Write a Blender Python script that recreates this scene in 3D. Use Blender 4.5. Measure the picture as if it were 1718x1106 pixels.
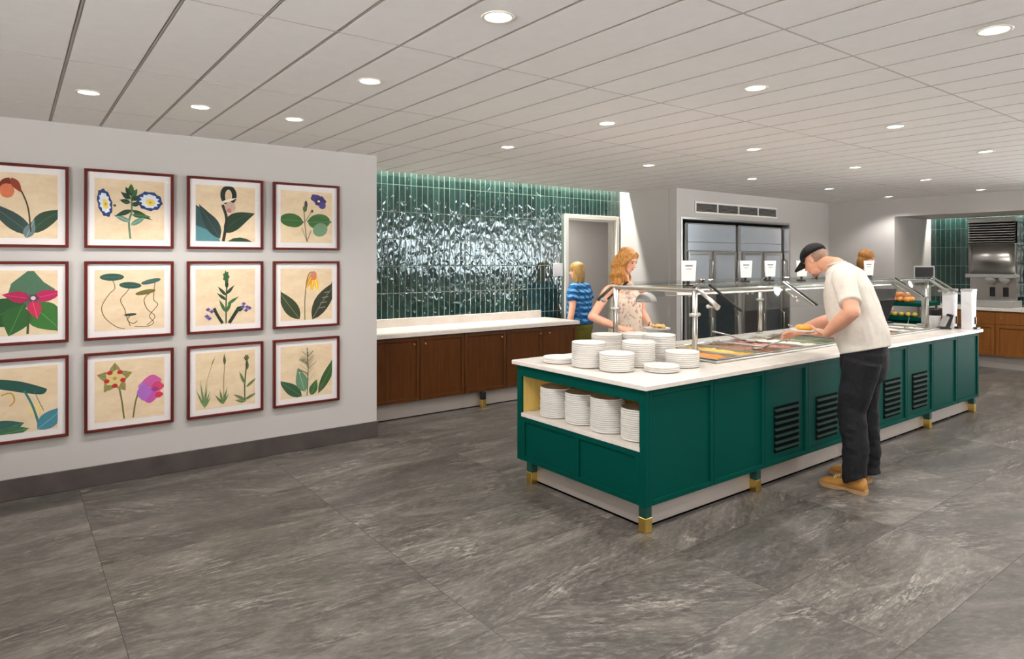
import bpy, bmesh, math, random
from mathutils import Vector, Matrix, noise
random.seed(7)
SC = bpy.context.scene
for _o in list(bpy.data.objects): bpy.data.objects.remove(_o)

# ------------------------------------------------------------------ camera, world, exposure
F_PX = 1107.0; CAM_H = 1.6; HORIZON = 438.0
TH = math.atan2(1461.0, F_PX)
cam = bpy.data.cameras.new('camera'); cam_o = bpy.data.objects.new('camera', cam)
SC.collection.objects.link(cam_o)
cam_o.location = (0, 0, CAM_H)
cam_o.rotation_euler = (math.pi/2, 0, TH - math.pi/2)
cam.sensor_width = 36; cam.lens = F_PX/1718*36
cam.shift_y = -(553-HORIZON)/1718
cam.clip_start = 0.05; cam.clip_end = 100
SC.camera = cam_o
SC.view_settings.view_transform = 'Standard'; SC.view_settings.look = 'None'
SC.view_settings.gamma = 1.0; SC.view_settings.use_curve_mapping = False
SC.view_settings.exposure = 0.4
SC.cycles.max_bounces = 8; SC.cycles.diffuse_bounces = 5; SC.cycles.glossy_bounces = 4
SC.cycles.transparent_max_bounces = 16; SC.cycles.sample_clamp_indirect = 4.0
SKY_TOP = 0.7; GROUND_FILL = 18.5; SKY_BRIGHT = 9.0
W = bpy.data.worlds.new('daylight'); SC.world = W; W.use_nodes = True
_bg = W.node_tree.nodes['Background']
_bg.inputs[0].default_value = (1.0, 0.975, 0.95, 1)
# weak sky, bright band facing the rear windows, lower half boosted as added fill
_tc = W.node_tree.nodes.new('ShaderNodeTexCoord'); _sx = W.node_tree.nodes.new('ShaderNodeSeparateXYZ')
W.node_tree.links.new(_tc.outputs['Generated'], _sx.inputs[0])
def _wr(sock, a, b, c, d):
    x = W.node_tree.nodes.new('ShaderNodeMapRange'); W.node_tree.links.new(sock, x.inputs['Value'])
    for k, v in (('From Min', a), ('From Max', b), ('To Min', c), ('To Max', d)): x.inputs[k].default_value = v
    return x.outputs[0]
def _wm(op, a, b):
    x = W.node_tree.nodes.new('ShaderNodeMath'); x.operation = op; W.node_tree.links.new(a, x.inputs[0]); W.node_tree.links.new(b, x.inputs[1]); return x.outputs[0]
_lobe = _wm('MULTIPLY', _wm('MULTIPLY', _wr(_sx.outputs['Z'], .045, .055, 1, 0), _wr(_sx.outputs['Z'], -.05, -.03, 0, 1)), _wm('MULTIPLY', _wm('MULTIPLY', _wr(_sx.outputs['X'], .36, .42, 0, 1), _wr(_sx.outputs['X'], .66, .72, 1, 0)), _wr(_sx.outputs['Y'], -.5, -.6, 0, SKY_BRIGHT)))
_cm = W.node_tree.nodes.new('ShaderNodeMix'); _cm.data_type = 'RGBA'; W.node_tree.links.new(_wr(_lobe, 0, 4, 0, 1), _cm.inputs['Factor'])
_cm.inputs['A'].default_value = (1.0, 0.985, 0.97, 1); _cm.inputs['B'].default_value = (.78, .92, 1.0, 1); W.node_tree.links.new(_cm.outputs['Result'], _bg.inputs[0])
W.node_tree.links.new(_wm('ADD', _wr(_sx.outputs['Z'], -.02, .05, GROUND_FILL, SKY_TOP), _lobe), _bg.inputs[1])
SPOT_W = 34.0; COVE_W = 110.0

# ------------------------------------------------------------------ helpers
FW = Vector((math.cos(TH), math.sin(TH), 0)); RT = Vector((math.sin(TH), -math.cos(TH), 0))
CAMP = Vector((0, 0, CAM_H))
def _ray(x, y): return FW + RT*((x-859.0)/F_PX) + Vector((0, 0, (HORIZON-y)/F_PX))
def at_depth(x, y, d): return CAMP + _ray(x, y)*d          # survey of the photograph: pixel -> place
def at_x(x, y, X): r = _ray(x, y); return CAMP + r*(X/r.x)
def at_y(x, y, Y): r = _ray(x, y); return CAMP + r*(Y/r.y)
def at_z(x, y, z): r = _ray(x, y); return CAMP + r*((z-CAM_H)/r.z)

OFF = {}
class MB:
    def __init__(s): s.v = []; s.f = []; s.c = []; s.m = []; s.smooth = []
    def add(s, vs, fs, col=None, mi=0, sm=False):
        n = len(s.v); s.v += [Vector(p) for p in vs]
        for f in fs: s.f.append([i+n for i in f]); s.c.append(col); s.m.append(mi); s.smooth.append(sm)
        return s
    def box(s, x0, x1, y0, y1, z0, z1, b=0.0, col=None, mi=0):
        if x1 < x0: x0, x1 = x1, x0
        if y1 < y0: y0, y1 = y1, y0
        if z1 < z0: z0, z1 = z1, z0
        c = Vector(((x0+x1)/2, (y0+y1)/2, (z0+z1)/2)); h = ((x1-x0)/2, (y1-y0)/2, (z1-z0)/2)
        b = min(b, min(h)*0.9)
        if b <= 0:
            vs = [c+Vector((sx*h[0], sy*h[1], sz*h[2])) for sx in (-1,1) for sy in (-1,1) for sz in (-1,1)]
            return s.add(vs, [(0,1,3,2),(4,6,7,5),(0,4,5,1),(2,3,7,6),(0,2,6,4),(1,5,7,3)], col, mi)
        vs = []; ix = {}
        for sx in (-1,1):
            for sy in (-1,1):
                for sz in (-1,1):
                    for a in range(3):
                        q = [sx*(h[0]-b), sy*(h[1]-b), sz*(h[2]-b)]; q[a] += (sx,sy,sz)[a]*b
                        ix[sx,sy,sz,a] = len(vs); vs.append(c+Vector(q))
        fs = []
        for a in range(3):
            o = [k for k in range(3) if k != a]
            for sg in (-1,1):
                q = []
                for t in ((-1,-1),(1,-1),(1,1),(-1,1)):
                    k = [0,0,0]; k[a] = sg; k[o[0]] = t[0]; k[o[1]] = t[1]; q.append(ix[k[0],k[1],k[2],a])
                fs.append(q)
            for t in ((-1,-1),(1,-1),(1,1),(-1,1)):
                k0 = [0,0,0]; k1 = [0,0,0]; k0[a] = -1; k1[a] = 1
                for k in (k0,k1): k[o[0]] = t[0]; k[o[1]] = t[1]
                fs.append((ix[(*k0,o[0])], ix[(*k1,o[0])], ix[(*k1,o[1])], ix[(*k0,o[1])]))
        for sx in (-1,1):
            for sy in (-1,1):
                for sz in (-1,1): fs.append((ix[sx,sy,sz,0], ix[sx,sy,sz,1], ix[sx,sy,sz,2]))
        return s.add(vs, fs, col, mi)
    def rings(s, rs, close=True, cap=True, col=None, mi=0, sm=True):
        n = len(rs[0]); vs = [p for r in rs for p in r]; fs = []
        for i in range(len(rs)-1):
            for j in range(n if close else n-1):
                k = (j+1) % n; fs.append((i*n+j, i*n+k, (i+1)*n+k, (i+1)*n+j))
        s.add(vs, fs, col, mi, sm)
        if cap:
            b = len(s.v)-len(vs)
            s.f.append([b+j for j in range(n)][::-1]); s.c.append(col); s.m.append(mi); s.smooth.append(False)
            s.f.append([b+(len(rs)-1)*n+j for j in range(n)]); s.c.append(col); s.m.append(mi); s.smooth.append(False)
        return s
    def lathe(s, c, prof, seg=24, col=None, mi=0, axis='z'):
        c = Vector(c); rs = []
        for (r, h) in prof:
            ring = []
            for j in range(seg):
                a = 2*math.pi*j/seg; u, w = r*math.cos(a), r*math.sin(a)
                ring.append(c+(Vector((u,w,h)) if axis == 'z' else Vector((u,h,w)) if axis == 'y' else Vector((h,u,w))))
            rs.append(ring)
        return s.rings(rs, True, True, col, mi)
    def tube(s, pts, rad, seg=10, col=None, mi=0, side=None, flat=1.0, sub=1, ball=False):
        pts = [Vector(p) for p in pts]
        if not isinstance(rad, (list, tuple)): rad = [rad]*len(pts)
        rad = [r if isinstance(r, (list, tuple)) else (r, r*flat) for r in rad]
        if sub > 1 and len(pts) > 2:
            np_, nr = [], []
            for i in range(len(pts)-1):
                p0, p1, p2, p3 = pts[max(i-1,0)], pts[i], pts[i+1], pts[min(i+2,len(pts)-1)]
                for k in range(sub):
                    t = k/sub
                    np_.append(0.5*((2*p1)+(p2-p0)*t+(2*p0-5*p1+4*p2-p3)*t*t+(3*p1-p0-3*p2+p3)*t*t*t))
                    q = t*t*(3-2*t); nr.append(tuple(a+(b-a)*q for a, b in zip(rad[i], rad[i+1])))
            np_.append(pts[-1]); nr.append(rad[-1]); pts, rad = np_, nr
        if ball:
            d0 = (pts[0]-pts[1]).normalized(); d1 = (pts[-1]-pts[-2]).normalized(); a, b = rad[0], rad[-1]
            e0 = [(pts[0]+d0*a[1]*math.sin(t), tuple(q*math.cos(t) for q in a)) for t in (1.4,1.0,0.5)]
            e1 = [(pts[-1]+d1*b[1]*math.sin(t), tuple(q*math.cos(t) for q in b)) for t in (0.5,1.0,1.4)]
            pts = [e[0] for e in e0]+pts+[e[0] for e in e1]; rad = [e[1] for e in e0]+rad+[e[1] for e in e1]
        rs = []; prev = Vector(side) if side is not None else None
        for i, p in enumerate(pts):
            t = (pts[min(i+1,len(pts)-1)]-pts[max(i-1,0)]).normalized()
            if prev is None: prev = Vector((0,0,1)) if abs(t.z) < 0.9 else Vector((1,0,0))
            a = (prev-t*prev.dot(t))
            a = a.normalized() if a.length > 1e-5 else t.orthogonal().normalized()
            b = t.cross(a); prev = a
            rs.append([p+a*(rad[i][0]*math.cos(2*math.pi*j/seg))+b*(rad[i][1]*math.sin(2*math.pi*j/seg)) for j in range(seg)])
        return s.rings(rs, True, True, col, mi)
    def ell(s, c, r, M=None, seg=20, ring=12, col=None, mi=0):
        c = Vector(c); rs = []
        for i in range(ring+1):
            t = math.pi*min(max(i/ring, 0.015), 0.985); q = []
            for j in range(seg):
                a = 2*math.pi*j/seg
                p = Vector((r[0]*math.sin(t)*math.cos(a), r[1]*math.sin(t)*math.sin(a), -r[2]*math.cos(t)))
                q.append(c+(M @ p if M is not None else p))
            rs.append(q)
        return s.rings(rs, True, True, col, mi)
    def prism(s, poly, o, u, v, w, b=0, col=None, mi=0):     # poly in (u,v), extruded along w
        o, u, v, w = Vector(o), Vector(u), Vector(v), Vector(w); n = len(poly)
        vs = [o+u*a+v*b_ for a, b_ in poly]+[o+u*a+v*b_+w for a, b_ in poly]
        fs = [list(range(n))[::-1], list(range(n, 2*n))]+[(i, (i+1) % n, n+(i+1) % n, n+i) for i in range(n)]
        return s.add(vs, fs, col, mi)
    def mesh(s, name, mats, off=(0,0,0)):
        me = bpy.data.meshes.new(name); o = Vector(off)
        me.from_pydata([tuple(p-o) for p in s.v], [], s.f)
        for m in (mats if isinstance(mats, (list, tuple)) else [mats]): me.materials.append(m)
        me.polygons.foreach_set('material_index', s.m); me.polygons.foreach_set('use_smooth', s.smooth)
        if any(c is not None for c in s.c):
            at = me.color_attributes.new('Col', 'FLOAT_COLOR', 'CORNER')
            for p in me.polygons:
                c = s.c[p.index] or (1,1,1)
                for li in p.loop_indices: at.data[li].color = (*c[:3], 1)
        bm = bmesh.new(); bm.from_mesh(me); bmesh.ops.recalc_face_normals(bm, faces=bm.faces); bm.to_mesh(me); bm.free()
        me.update(); return me
def link(o): SC.collection.objects.link(o); return o
def tag(o, label=None, cat=None, group=None, kind=None):
    for k, v in (('label',label),('category',cat),('group',group),('kind',kind)):
        if v: o[k] = v
    return o
def thing(name, label, cat, loc, group=None):
    o = link(bpy.data.objects.new(name, None)); o.location = loc; o.empty_display_size = 0.1
    OFF[o.name] = Vector(loc); return tag(o, label, cat, group)
def part(name, mb, mat, parent, label=None, kind=None, at=None):
    base = OFF[parent.name]; loc = Vector(at) if at is not None else base
    o = link(bpy.data.objects.new(name, mb.mesh(name, mat, loc))); o.parent = parent; o.location = loc-base
    OFF[o.name] = loc; return tag(o, label, None, None, kind)
def solo(name, mb, mat, label, cat, loc, group=None, kind=None):
    o = link(bpy.data.objects.new(name, mb.mesh(name, mat, loc))); o.location = loc; OFF[o.name] = Vector(loc)
    return tag(o, label, cat, group, kind)
def struct(name, mb, mat): return tag(link(bpy.data.objects.new(name, mb.mesh(name, mat))), kind='structure')
def copy_tree(o, parent=None):
    c = o.copy(); link(c)
    if parent is not None: c.parent = parent
    for ch in list(o.children): copy_tree(ch, c)
    return c
def copy_thing(o, loc, label=None, group=None, rz=None):
    c = copy_tree(o); c.location = loc
    if rz is not None: c.rotation_euler.z = rz
    if label: c['label'] = label
    if group: c['group'] = group
    return c

# ------------------------------------------------------------------ materials
def lin(r, g, b):
    return tuple(((c/255)/12.92 if c/255 <= .04045 else ((c/255+.055)/1.055)**2.4) for c in (r, g, b))
class NT:
    def __init__(s, name):
        s.m = bpy.data.materials.new(name); s.m.use_nodes = True; s.t = s.m.node_tree
        s.b = s.t.nodes['Principled BSDF']; s.out = s.t.nodes['Material Output']
    def n(s, typ, **kw):
        x = s.t.nodes.new(typ)
        for k, v in kw.items():
            if k in ('i',):
                for kk, vv in v.items(): x.inputs[kk].default_value = vv
            else: setattr(x, k, v)
        return x
    def l(s, a, b): s.t.links.new(a, b)
    def pos(s, scale=(1,1,1), rot=(0,0,0), obj=False, loc=(0,0,0)):
        src = s.n('ShaderNodeTexCoord').outputs['Object'] if obj else s.n('ShaderNodeNewGeometry').outputs['Position']
        mp = s.n('ShaderNodeMapping'); mp.inputs['Scale'].default_value = scale; mp.inputs['Rotation'].default_value = rot
        mp.inputs['Location'].default_value = loc
        s.l(src, mp.inputs['Vector']); return mp.outputs['Vector']
    def noise(s, vec, scale, detail=4, rough=.55, dist=0.0):
        x = s.n('ShaderNodeTexNoise'); x.inputs['Scale'].default_value = scale; x.inputs['Detail'].default_value = detail
        x.inputs['Roughness'].default_value = rough; x.inputs['Distortion'].default_value = dist
        s.l(vec, x.inputs['Vector']); return x.outputs['Fac']
    def ramp(s, fac, stops):
        x = s.n('ShaderNodeValToRGB'); e = x.color_ramp.elements
        while len(e) < len(stops): e.new(.5)
        for el, (p, c) in zip(e, stops): el.position = p; el.color = (*c[:3], 1)
        s.l(fac, x.inputs['Fac']); return x.outputs['Color']
    def mix(s, fac, a, b, mode='MIX'):
        x = s.n('ShaderNodeMix', data_type='RGBA', blend_type=mode)
        for sock, v in ((x.inputs['Factor'], fac), (x.inputs['A'], a), (x.inputs['B'], b)):
            if hasattr(v, 'is_linked'): s.l(v, sock)
            elif isinstance(v, (int, float)): sock.default_value = v
            else: sock.default_value = (*v[:3], 1)
        return x.outputs['Result']
    def math(s, op, a, b=0.0):
        x = s.n('ShaderNodeMath', operation=op)
        for sock, v in ((x.inputs[0], a), (x.inputs[1], b)):
            if hasattr(v, 'is_linked'): s.l(v, sock)
            else: sock.default_value = v
        return x.outputs[0]
    def bump(s, h, strength=.2, dist=.01):
        x = s.n('ShaderNodeBump'); x.inputs['Strength'].default_value = strength; x.inputs['Distance'].default_value = dist
        s.l(h, x.inputs['Height']); s.l(x.outputs['Normal'], s.b.inputs['Normal'])
    def set(s, col=None, rough=None, metal=None, spec=None, emit=None, es=None, coat=None):
        I = s.b.inputs
        if col is not None:
            if hasattr(col, 'is_linked'): s.l(col, I['Base Color'])
            else: I['Base Color'].default_value = (*col[:3], 1)
        if rough is not None:
            if hasattr(rough, 'is_linked'): s.l(rough, I['Roughness'])
            else: I['Roughness'].default_value = rough
        if metal is not None: I['Metallic'].default_value = metal
        if spec is not None: I['Specular IOR Level'].default_value = spec
        if coat is not None: I['Coat Weight'].default_value = coat; I['Coat Roughness'].default_value = .08
        if emit is not None: I['Emission Color'].default_value = (*emit[:3], 1); I['Emission Strength'].default_value = es
        return s
def simple(name, rgb, rough=.5, metal=0.0, var=.06, scale=9.0, spec=None, bump=0.0, obj=True, coat=None):
    n = NT(name); c = lin(*rgb); v = n.noise(n.pos(obj=obj), scale, 3)
    n.set(n.ramp(v, [(.25, tuple(max(0, q*(1-var)) for q in c)), (.75, tuple(min(1, q*(1+var)) for q in c))]), rough, metal, spec, coat=coat)
    if bump: n.bump(v, bump, .005)
    return n.m
def col_attr(name, rough=.6, spec=.3):
    n = NT(name); a = n.n('ShaderNodeVertexColor'); a.layer_name = 'Col'
    v = n.noise(n.pos(obj=True), 60, 4)
    n.set(n.mix(.25, a.outputs['Color'], n.mix(1.0, a.outputs['Color'], n.ramp(v, [(.3,(.6,.6,.6)),(.7,(1.3,1.3,1.3))]), 'MULTIPLY')), rough, 0, spec)
    return n.m
def glass(name, tint=(.93,.96,.95), refl=1.0, rough=.02):
    n = NT(name); tr = n.n('ShaderNodeBsdfTransparent'); tr.inputs[0].default_value = (*tint, 1)
    gl = n.n('ShaderNodeBsdfGlossy'); gl.inputs['Roughness'].default_value = rough
    lw = n.n('ShaderNodeLayerWeight'); lw.inputs[0].default_value = .5          # Schlick reflectance, the same from both sides
    fr = n.math('MULTIPLY_ADD', n.math('POWER', lw.outputs['Facing'], 5.0), .9); fr.node.inputs[2].default_value = .04
    mx = n.n('ShaderNodeMixShader'); n.l(n.math('MULTIPLY', fr, refl), mx.inputs[0])
    n.l(tr.outputs[0], mx.inputs[1]); n.l(gl.outputs[0], mx.inputs[2]); n.l(mx.outputs[0], n.out.inputs[0]); return n.m
M = {}
M['wall'] = simple('wall_paint', (184,180,176), .75, var=.015, scale=2, spec=.25)
M['ceiling'] = simple('ceiling_panel', (244,241,238), .85, var=.02, scale=14, spec=.2)
M['grid'] = simple('ceiling_grid_reveal', (196,191,186), .8, var=.02)
M['joint'] = simple('ceiling_joint_shadow_strip', (190,185,179), .8, var=.02)
M['trimwhite'] = simple('white_satin_trim', (225,220,208), .45, var=.01)
def m_tile():
    n = NT('glazed_green_tile'); pz = n.n('ShaderNodeAttribute'); pz.attribute_name = 'Col'; pz.attribute_type = 'GEOMETRY'
    P = n.pos()
    r = pz.outputs['Fac']
    c = n.ramp(r, [(0, lin(18,40,38)), (.5, lin(27,53,50)), (1, lin(40,68,63))])
    v = n.noise(P, 30, 4)
    c = n.mix(.3, c, n.ramp(v, [(.3, lin(16,36,36)), (.7, lin(46,74,68))]))
    n.set(c, .07, 0, .55)
    n.bump(n.noise(n.pos((1,1,.6)), 17, 1, .4, .5), .55, .012)
    return n.m
M['tile'] = m_tile()
M['grout'] = simple('tile_grout', (128,146,134), .8, var=.03)
def m_floor():
    n = NT('stone_floor_tile'); a = n.n('ShaderNodeAttribute'); a.attribute_name = 'tuv'; a.attribute_type = 'GEOMETRY'
    t = n.n('ShaderNodeAttribute'); t.attribute_name = 'tone'; t.attribute_type = 'GEOMETRY'
    def mp(sc):
        x = n.n('ShaderNodeMapping'); x.inputs['Scale'].default_value = sc; n.l(a.outputs['Vector'], x.inputs['Vector']); return x.outputs['Vector']
    big = n.noise(mp((.9,2.8,1)), 1.5, 9, .66, .9)
    fine = n.noise(mp((2.6,7.5,1)), 6, 10, .76, .5)
    vein = n.noise(mp((.6,2.0,1)), 1.7, 9, .6, 1.6)
    c = n.ramp(big, [(.34, lin(56,52,50)), (.5, lin(88,84,79)), (.64, lin(126,120,114))])
    c = n.mix(.5, c, n.ramp(fine, [(.36, lin(42,39,37)), (.52, lin(90,86,81)), (.68, lin(144,138,131))]))
    band = n.ramp(vein, [(.46,(0,0,0)), (.497,(.75,.75,.75)), (.5,(1,1,1)), (.503,(.75,.75,.75)), (.54,(0,0,0))])
    gate = n.ramp(n.noise(mp((.8,1.6,1)), 2.2, 3), [(.52,(0,0,0)), (.66,(.8,.8,.8))])
    k = n.math('MULTIPLY', n.math('MULTIPLY', band, gate), n.ramp(fine, [(.42,(0,0,0)),(.62,(1,1,1))]))
    c = n.mix(k, c, lin(176,170,162))
    stk = n.noise(mp((1.3,13,1)), 2.6, 9, .7, .8)
    msk = n.ramp(n.noise(mp((.7,1.5,1)), 1.9, 4, .6, .5), [(.52,(0,0,0)), (.64,(1,1,1))])
    c = n.mix(n.math('MULTIPLY', n.math('MULTIPLY', n.ramp(stk, [(.54,(0,0,0)), (.66,(.9,.9,.9))]), n.ramp(fine, [(.42,(.1,.1,.1)),(.6,(1,1,1))])), msk), c, lin(160,154,147))
    c = n.mix(n.math('MULTIPLY', n.ramp(stk, [(.32,(.8,.8,.8)), (.42,(0,0,0))]), msk), c, lin(50,47,44))
    c = n.mix(n.ramp(n.noise(mp((1.4,3.2,1)), 1.4, 5), [(.55,(0,0,0)), (.75,(.45,.45,.45))]), c, lin(74,76,66))
    mm = n.n('ShaderNodeMix', data_type='RGBA', blend_type='MULTIPLY'); mm.inputs['Factor'].default_value = 1
    n.l(c, mm.inputs['A']); n.l(t.outputs['Color'], mm.inputs['B'])
    n.set(mm.outputs['Result'], n.ramp(fine, [(.3,(.34,.34,.34)), (.8,(.5,.5,.5))]), 0, .42); n.bump(fine, .06, .004); return n.m
M['floor'] = m_floor()
M['floorgrout'] = simple('floor_grout', (70,66,62), .8)
M['base'] = simple('stone_skirting', (74,67,64), .45, var=.25, scale=6, obj=False)
M['green'] = simple('green_lacquer', (0,66,57), .6, var=.03, scale=3, spec=.05)
M['greendark'] = simple('dark_green_lacquer', (0,62,54), .4, var=.03)
def m_wood(name, a, b, sc=(1,1,1), rough=.4):
    n = NT(name); P = n.pos((22*sc[0],22*sc[1],1.6*sc[2]), obj=False)
    v = n.noise(P, 1.6, 6, .6, .4); c = n.ramp(v, [(.25, lin(*a)), (.75, lin(*b))]); n.set(c, rough, 0, .35); n.bump(v, .05, .003); return n.m
M['wood'] = m_wood('walnut_veneer', (64,32,8), (96,54,18))
M['wood2'] = m_wood('oak_veneer', (112,66,24), (144,90,40))
M['plywood'] = m_wood('pale_yellow_ply', (206,170,84), (230,198,116), rough=.55)
def m_quartz():
    n = NT('pale_quartz'); v = n.noise(n.pos(), 5, 7, .65, .6); s = n.noise(n.pos(), 140, 2)
    n.set(n.mix(.25, n.ramp(v, [(.3, lin(206,196,186)), (.7, lin(224,216,208))]), n.ramp(s, [(.35, lin(198,186,174)), (.6, lin(240,234,226))])), .22, 0, .5); return n.m
M['quartz'] = m_quartz()
def m_steel(name, base, rough=.28, sc=(1,1,60)):
    n = NT(name); v = n.noise(n.pos(sc, obj=True), 5, 3)
    n.set(n.ramp(v, [(.3, tuple(q*.97 for q in lin(*base))), (.7, lin(*base))]), n.ramp(v, [(.3,(rough*.95,)*3), (.7,(rough*1.08,)*3)]), 1.0); return n.m
M['steel'] = m_steel('brushed_steel', (190,188,184), .3)
M['kick'] = simple('toe_kick_steel', (192,183,176), .34, metal=.55, var=.04, scale=3)
M['chrome'] = m_steel('polished_steel', (198,196,190), .3, (1,1,8))
M['brass'] = m_steel('polished_brass', (222,188,104), .3, (1,1,1))
M['black'] = simple('black_plastic', (20,20,21), .45)
M['darkgap'] = simple('dark_void_paint', (10,10,10), .9, spec=.05)  # near-black colour stands in for the shade inside gaps, vents and ducts
M['plate'] = simple('white_stoneware', (212,208,202), .3, var=.015, scale=6, spec=.5)
M['glass'] = glass('sneeze_guard_glass', (.955,.972,.965), .6)
M['picglass'] = glass('picture_glass', (.985,.985,.985), .3, .01)
M['glassedge'] = simple('dark_glass_edge', (26,30,28), .15, spec=.6)
M['mahog'] = m_wood('mahogany_frame', (74,18,12), (100,30,20), rough=.35)
M['mat'] = simple('white_mat_board', (232,226,224), .85, var=.01)
def m_paper():
    n = NT('aged_paper'); v = n.noise(n.pos((1,1,2.5), obj=True), 4, 5, .6); w = n.noise(n.pos(obj=True), 30, 3)
    n.set(n.mix(.35, n.ramp(v, [(.3, lin(214,186,148)), (.7, lin(236,216,184))]), n.ramp(w, [(.3, lin(220,194,160)), (.7, lin(236,216,186))])), .8, 0, .2); return n.m
M['paper'] = m_paper()
M['ink'] = col_attr('botanical_ink', .75)
M['lamp'] = NT('lamp_lens').set((1,1,1), .5, emit=(1,.95,.88), es=9.0).m
M['led'] = NT('led_strip').set((1,1,1), .5, emit=(1,.97,.92), es=14.0).m
M['fridgeglass'] = simple('dark_door_glass', (52,58,60), .06, var=.1, spec=.6)
M['fridgesteel'] = simple('fridge_steel', (192,198,206), .28, metal=.5, var=.04, scale=3)
M['greypaint'] = simple('grey_paint', (150,148,145), .5)
M['whiteplastic'] = simple('white_plastic', (226,224,226), .4, var=.01)
M['card'] = simple('white_card', (240,238,234), .6, var=.01)
M['print'] = simple('grey_print', (150,146,142), .7)
M['skin'] = simple('skin_light', (214,156,128), .5, var=.07, scale=14, spec=.35)
M['skin_w'] = simple('skin_fair', (228,170,142), .5, var=.06, scale=14, spec=.35)
M['beard'] = simple('dark_stubble', (146,104,86), .7, var=.2, scale=60)
M['eye'] = simple('eye_dark', (40,30,26), .2)
M['lip'] = simple('lip_rose', (178,92,84), .45)

# ------------------------------------------------------------------ the room
ZC = 2.558; YA = 5.53; YB = 6.6; XC = 6.93; YD = 5.58; XE = 10.85; XA = 2.645; YN = 4.55; XN = 12.22
# floor: individual stone tiles in one slab
def build_floor():
    mb = MB(); uv = []; tone = []
    ys = [2.335+.575*k for k in range(-10, 9)]; xs = [.375+1.283*k for k in range(-4, 13)]
    g = .0011
    for j in range(len(ys)-1):
        for i in range(len(xs)-1):
            rnd = random.Random(i*131+j*17); a, b, c, d = xs[i]+g, xs[i+1]-g, ys[j]+g, ys[j+1]-g
            mb.add([(a,c,0),(b,c,0),(b,d,0),(a,d,0)], [(0,1,2,3)])
            an = rnd.choice([0,0,0,.15,-.12,.5,-.45,.2]); ox, oy = rnd.uniform(0,50), rnd.uniform(0,50)
            f = rnd.choice([1,-1])
            uv.append([(f*(x*math.cos(an)-y*math.sin(an))+ox, x*math.sin(an)+y*math.cos(an)+oy, 0) for x, y in ((a,c),(b,c),(b,d),(a,d))])
            tv = rnd.uniform(.8, 1.14); tone.append((tv, tv*.99, tv*.975))
    nt = len(mb.f)
    mb.add([(xs[0],ys[0],-.002),(xs[-1],ys[0],-.002),(xs[-1],ys[-1],-.002),(xs[0],ys[-1],-.002)], [(0,1,2,3)], mi=1)
    me = mb.mesh('floor', [M['floor'], M['floorgrout']])
    A = me.attributes.new('tuv', 'FLOAT_VECTOR', 'CORNER'); T = me.attributes.new('tone', 'FLOAT_VECTOR', 'CORNER')
    for p in me.polygons:
        if p.index >= nt: continue
        for li in p.loop_indices:
            co = me.vertices[me.loops[li].vertex_index].co; src = mb.f[p.index]
            k = min(range(4), key=lambda q: (mb.v[src[q]]-co).length)
            A.data[li].vector = uv[p.index][k]; T.data[li].vector = tone[p.index]
    tag(link(bpy.data.objects.new('floor', me)), kind='structure')
build_floor()
# ceiling: panels with reveals; joint shade put into grey strips, edges and backing
def build_ceiling():
    mb = MB(); px, py = .2925, 1.147; x0, y0 = .2075, 1.495
    for i in range(-14, 54):
        for j in range(-5, 5):
            a, b = x0+i*px+.009, x0+(i+1)*px-.009; c, d = y0+j*py+.005, y0+(j+1)*py-.005
            if a > 11.2: continue
            ylim = 6.40 if b < XC+.15 else 5.62
            if c > ylim: continue
            d = min(d, ylim)
            if d-c < .02: continue
            mb.box(a, b, c, d, ZC, ZC+.022); mb.m[-6:] = [2,2,2,2,0,0]
    mb.box(-4, 11.3, -4.3, 5.7, ZC+.006, ZC+.04, mi=1); mb.box(-4, XC+.2, 5.7, 6.402, ZC+.006, ZC+.04, mi=1)
    for j in range(-5, 5):
        y = y0+j*py; mb.box(-4, 11.2 if y < 5.6 else XC, y-.006, y+.006, ZC+.0012, ZC+.004, mi=2)
    for i in range(-14, 40):
        x = x0+i*px
        mb.box(x-.003, x+.003, -4.2, 6.4 if x < XC else 5.6, ZC+.0018, ZC+.006, mi=1)
    struct('ceiling', mb, [M['ceiling'], M['grid'], M['joint']])
build_ceiling()
# cove above the tiled wall
mb = MB(); mb.box(2.5, XC+.2, 6.402, 6.41, ZC+.002, 3.02); mb.box(2.5, XC+.2, 6.41, 6.75, 3.0, 3.02)
struct('trim_1', mb, M['trimwhite'])
# wall with the prints
mb = MB(); mb.box(-4, XA, YA, YA+.15, 0, ZC+.02); mb.box(XA-.15, XA, YA+.15, 6.75, 0, ZC+.45)
struct('wall_left', mb, M['wall'])
mb = MB(); mb.box(-4, XA+.008, YA-.012, YA, 0, .145, .003); struct('baseboard_left', mb, M['base'])
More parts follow.
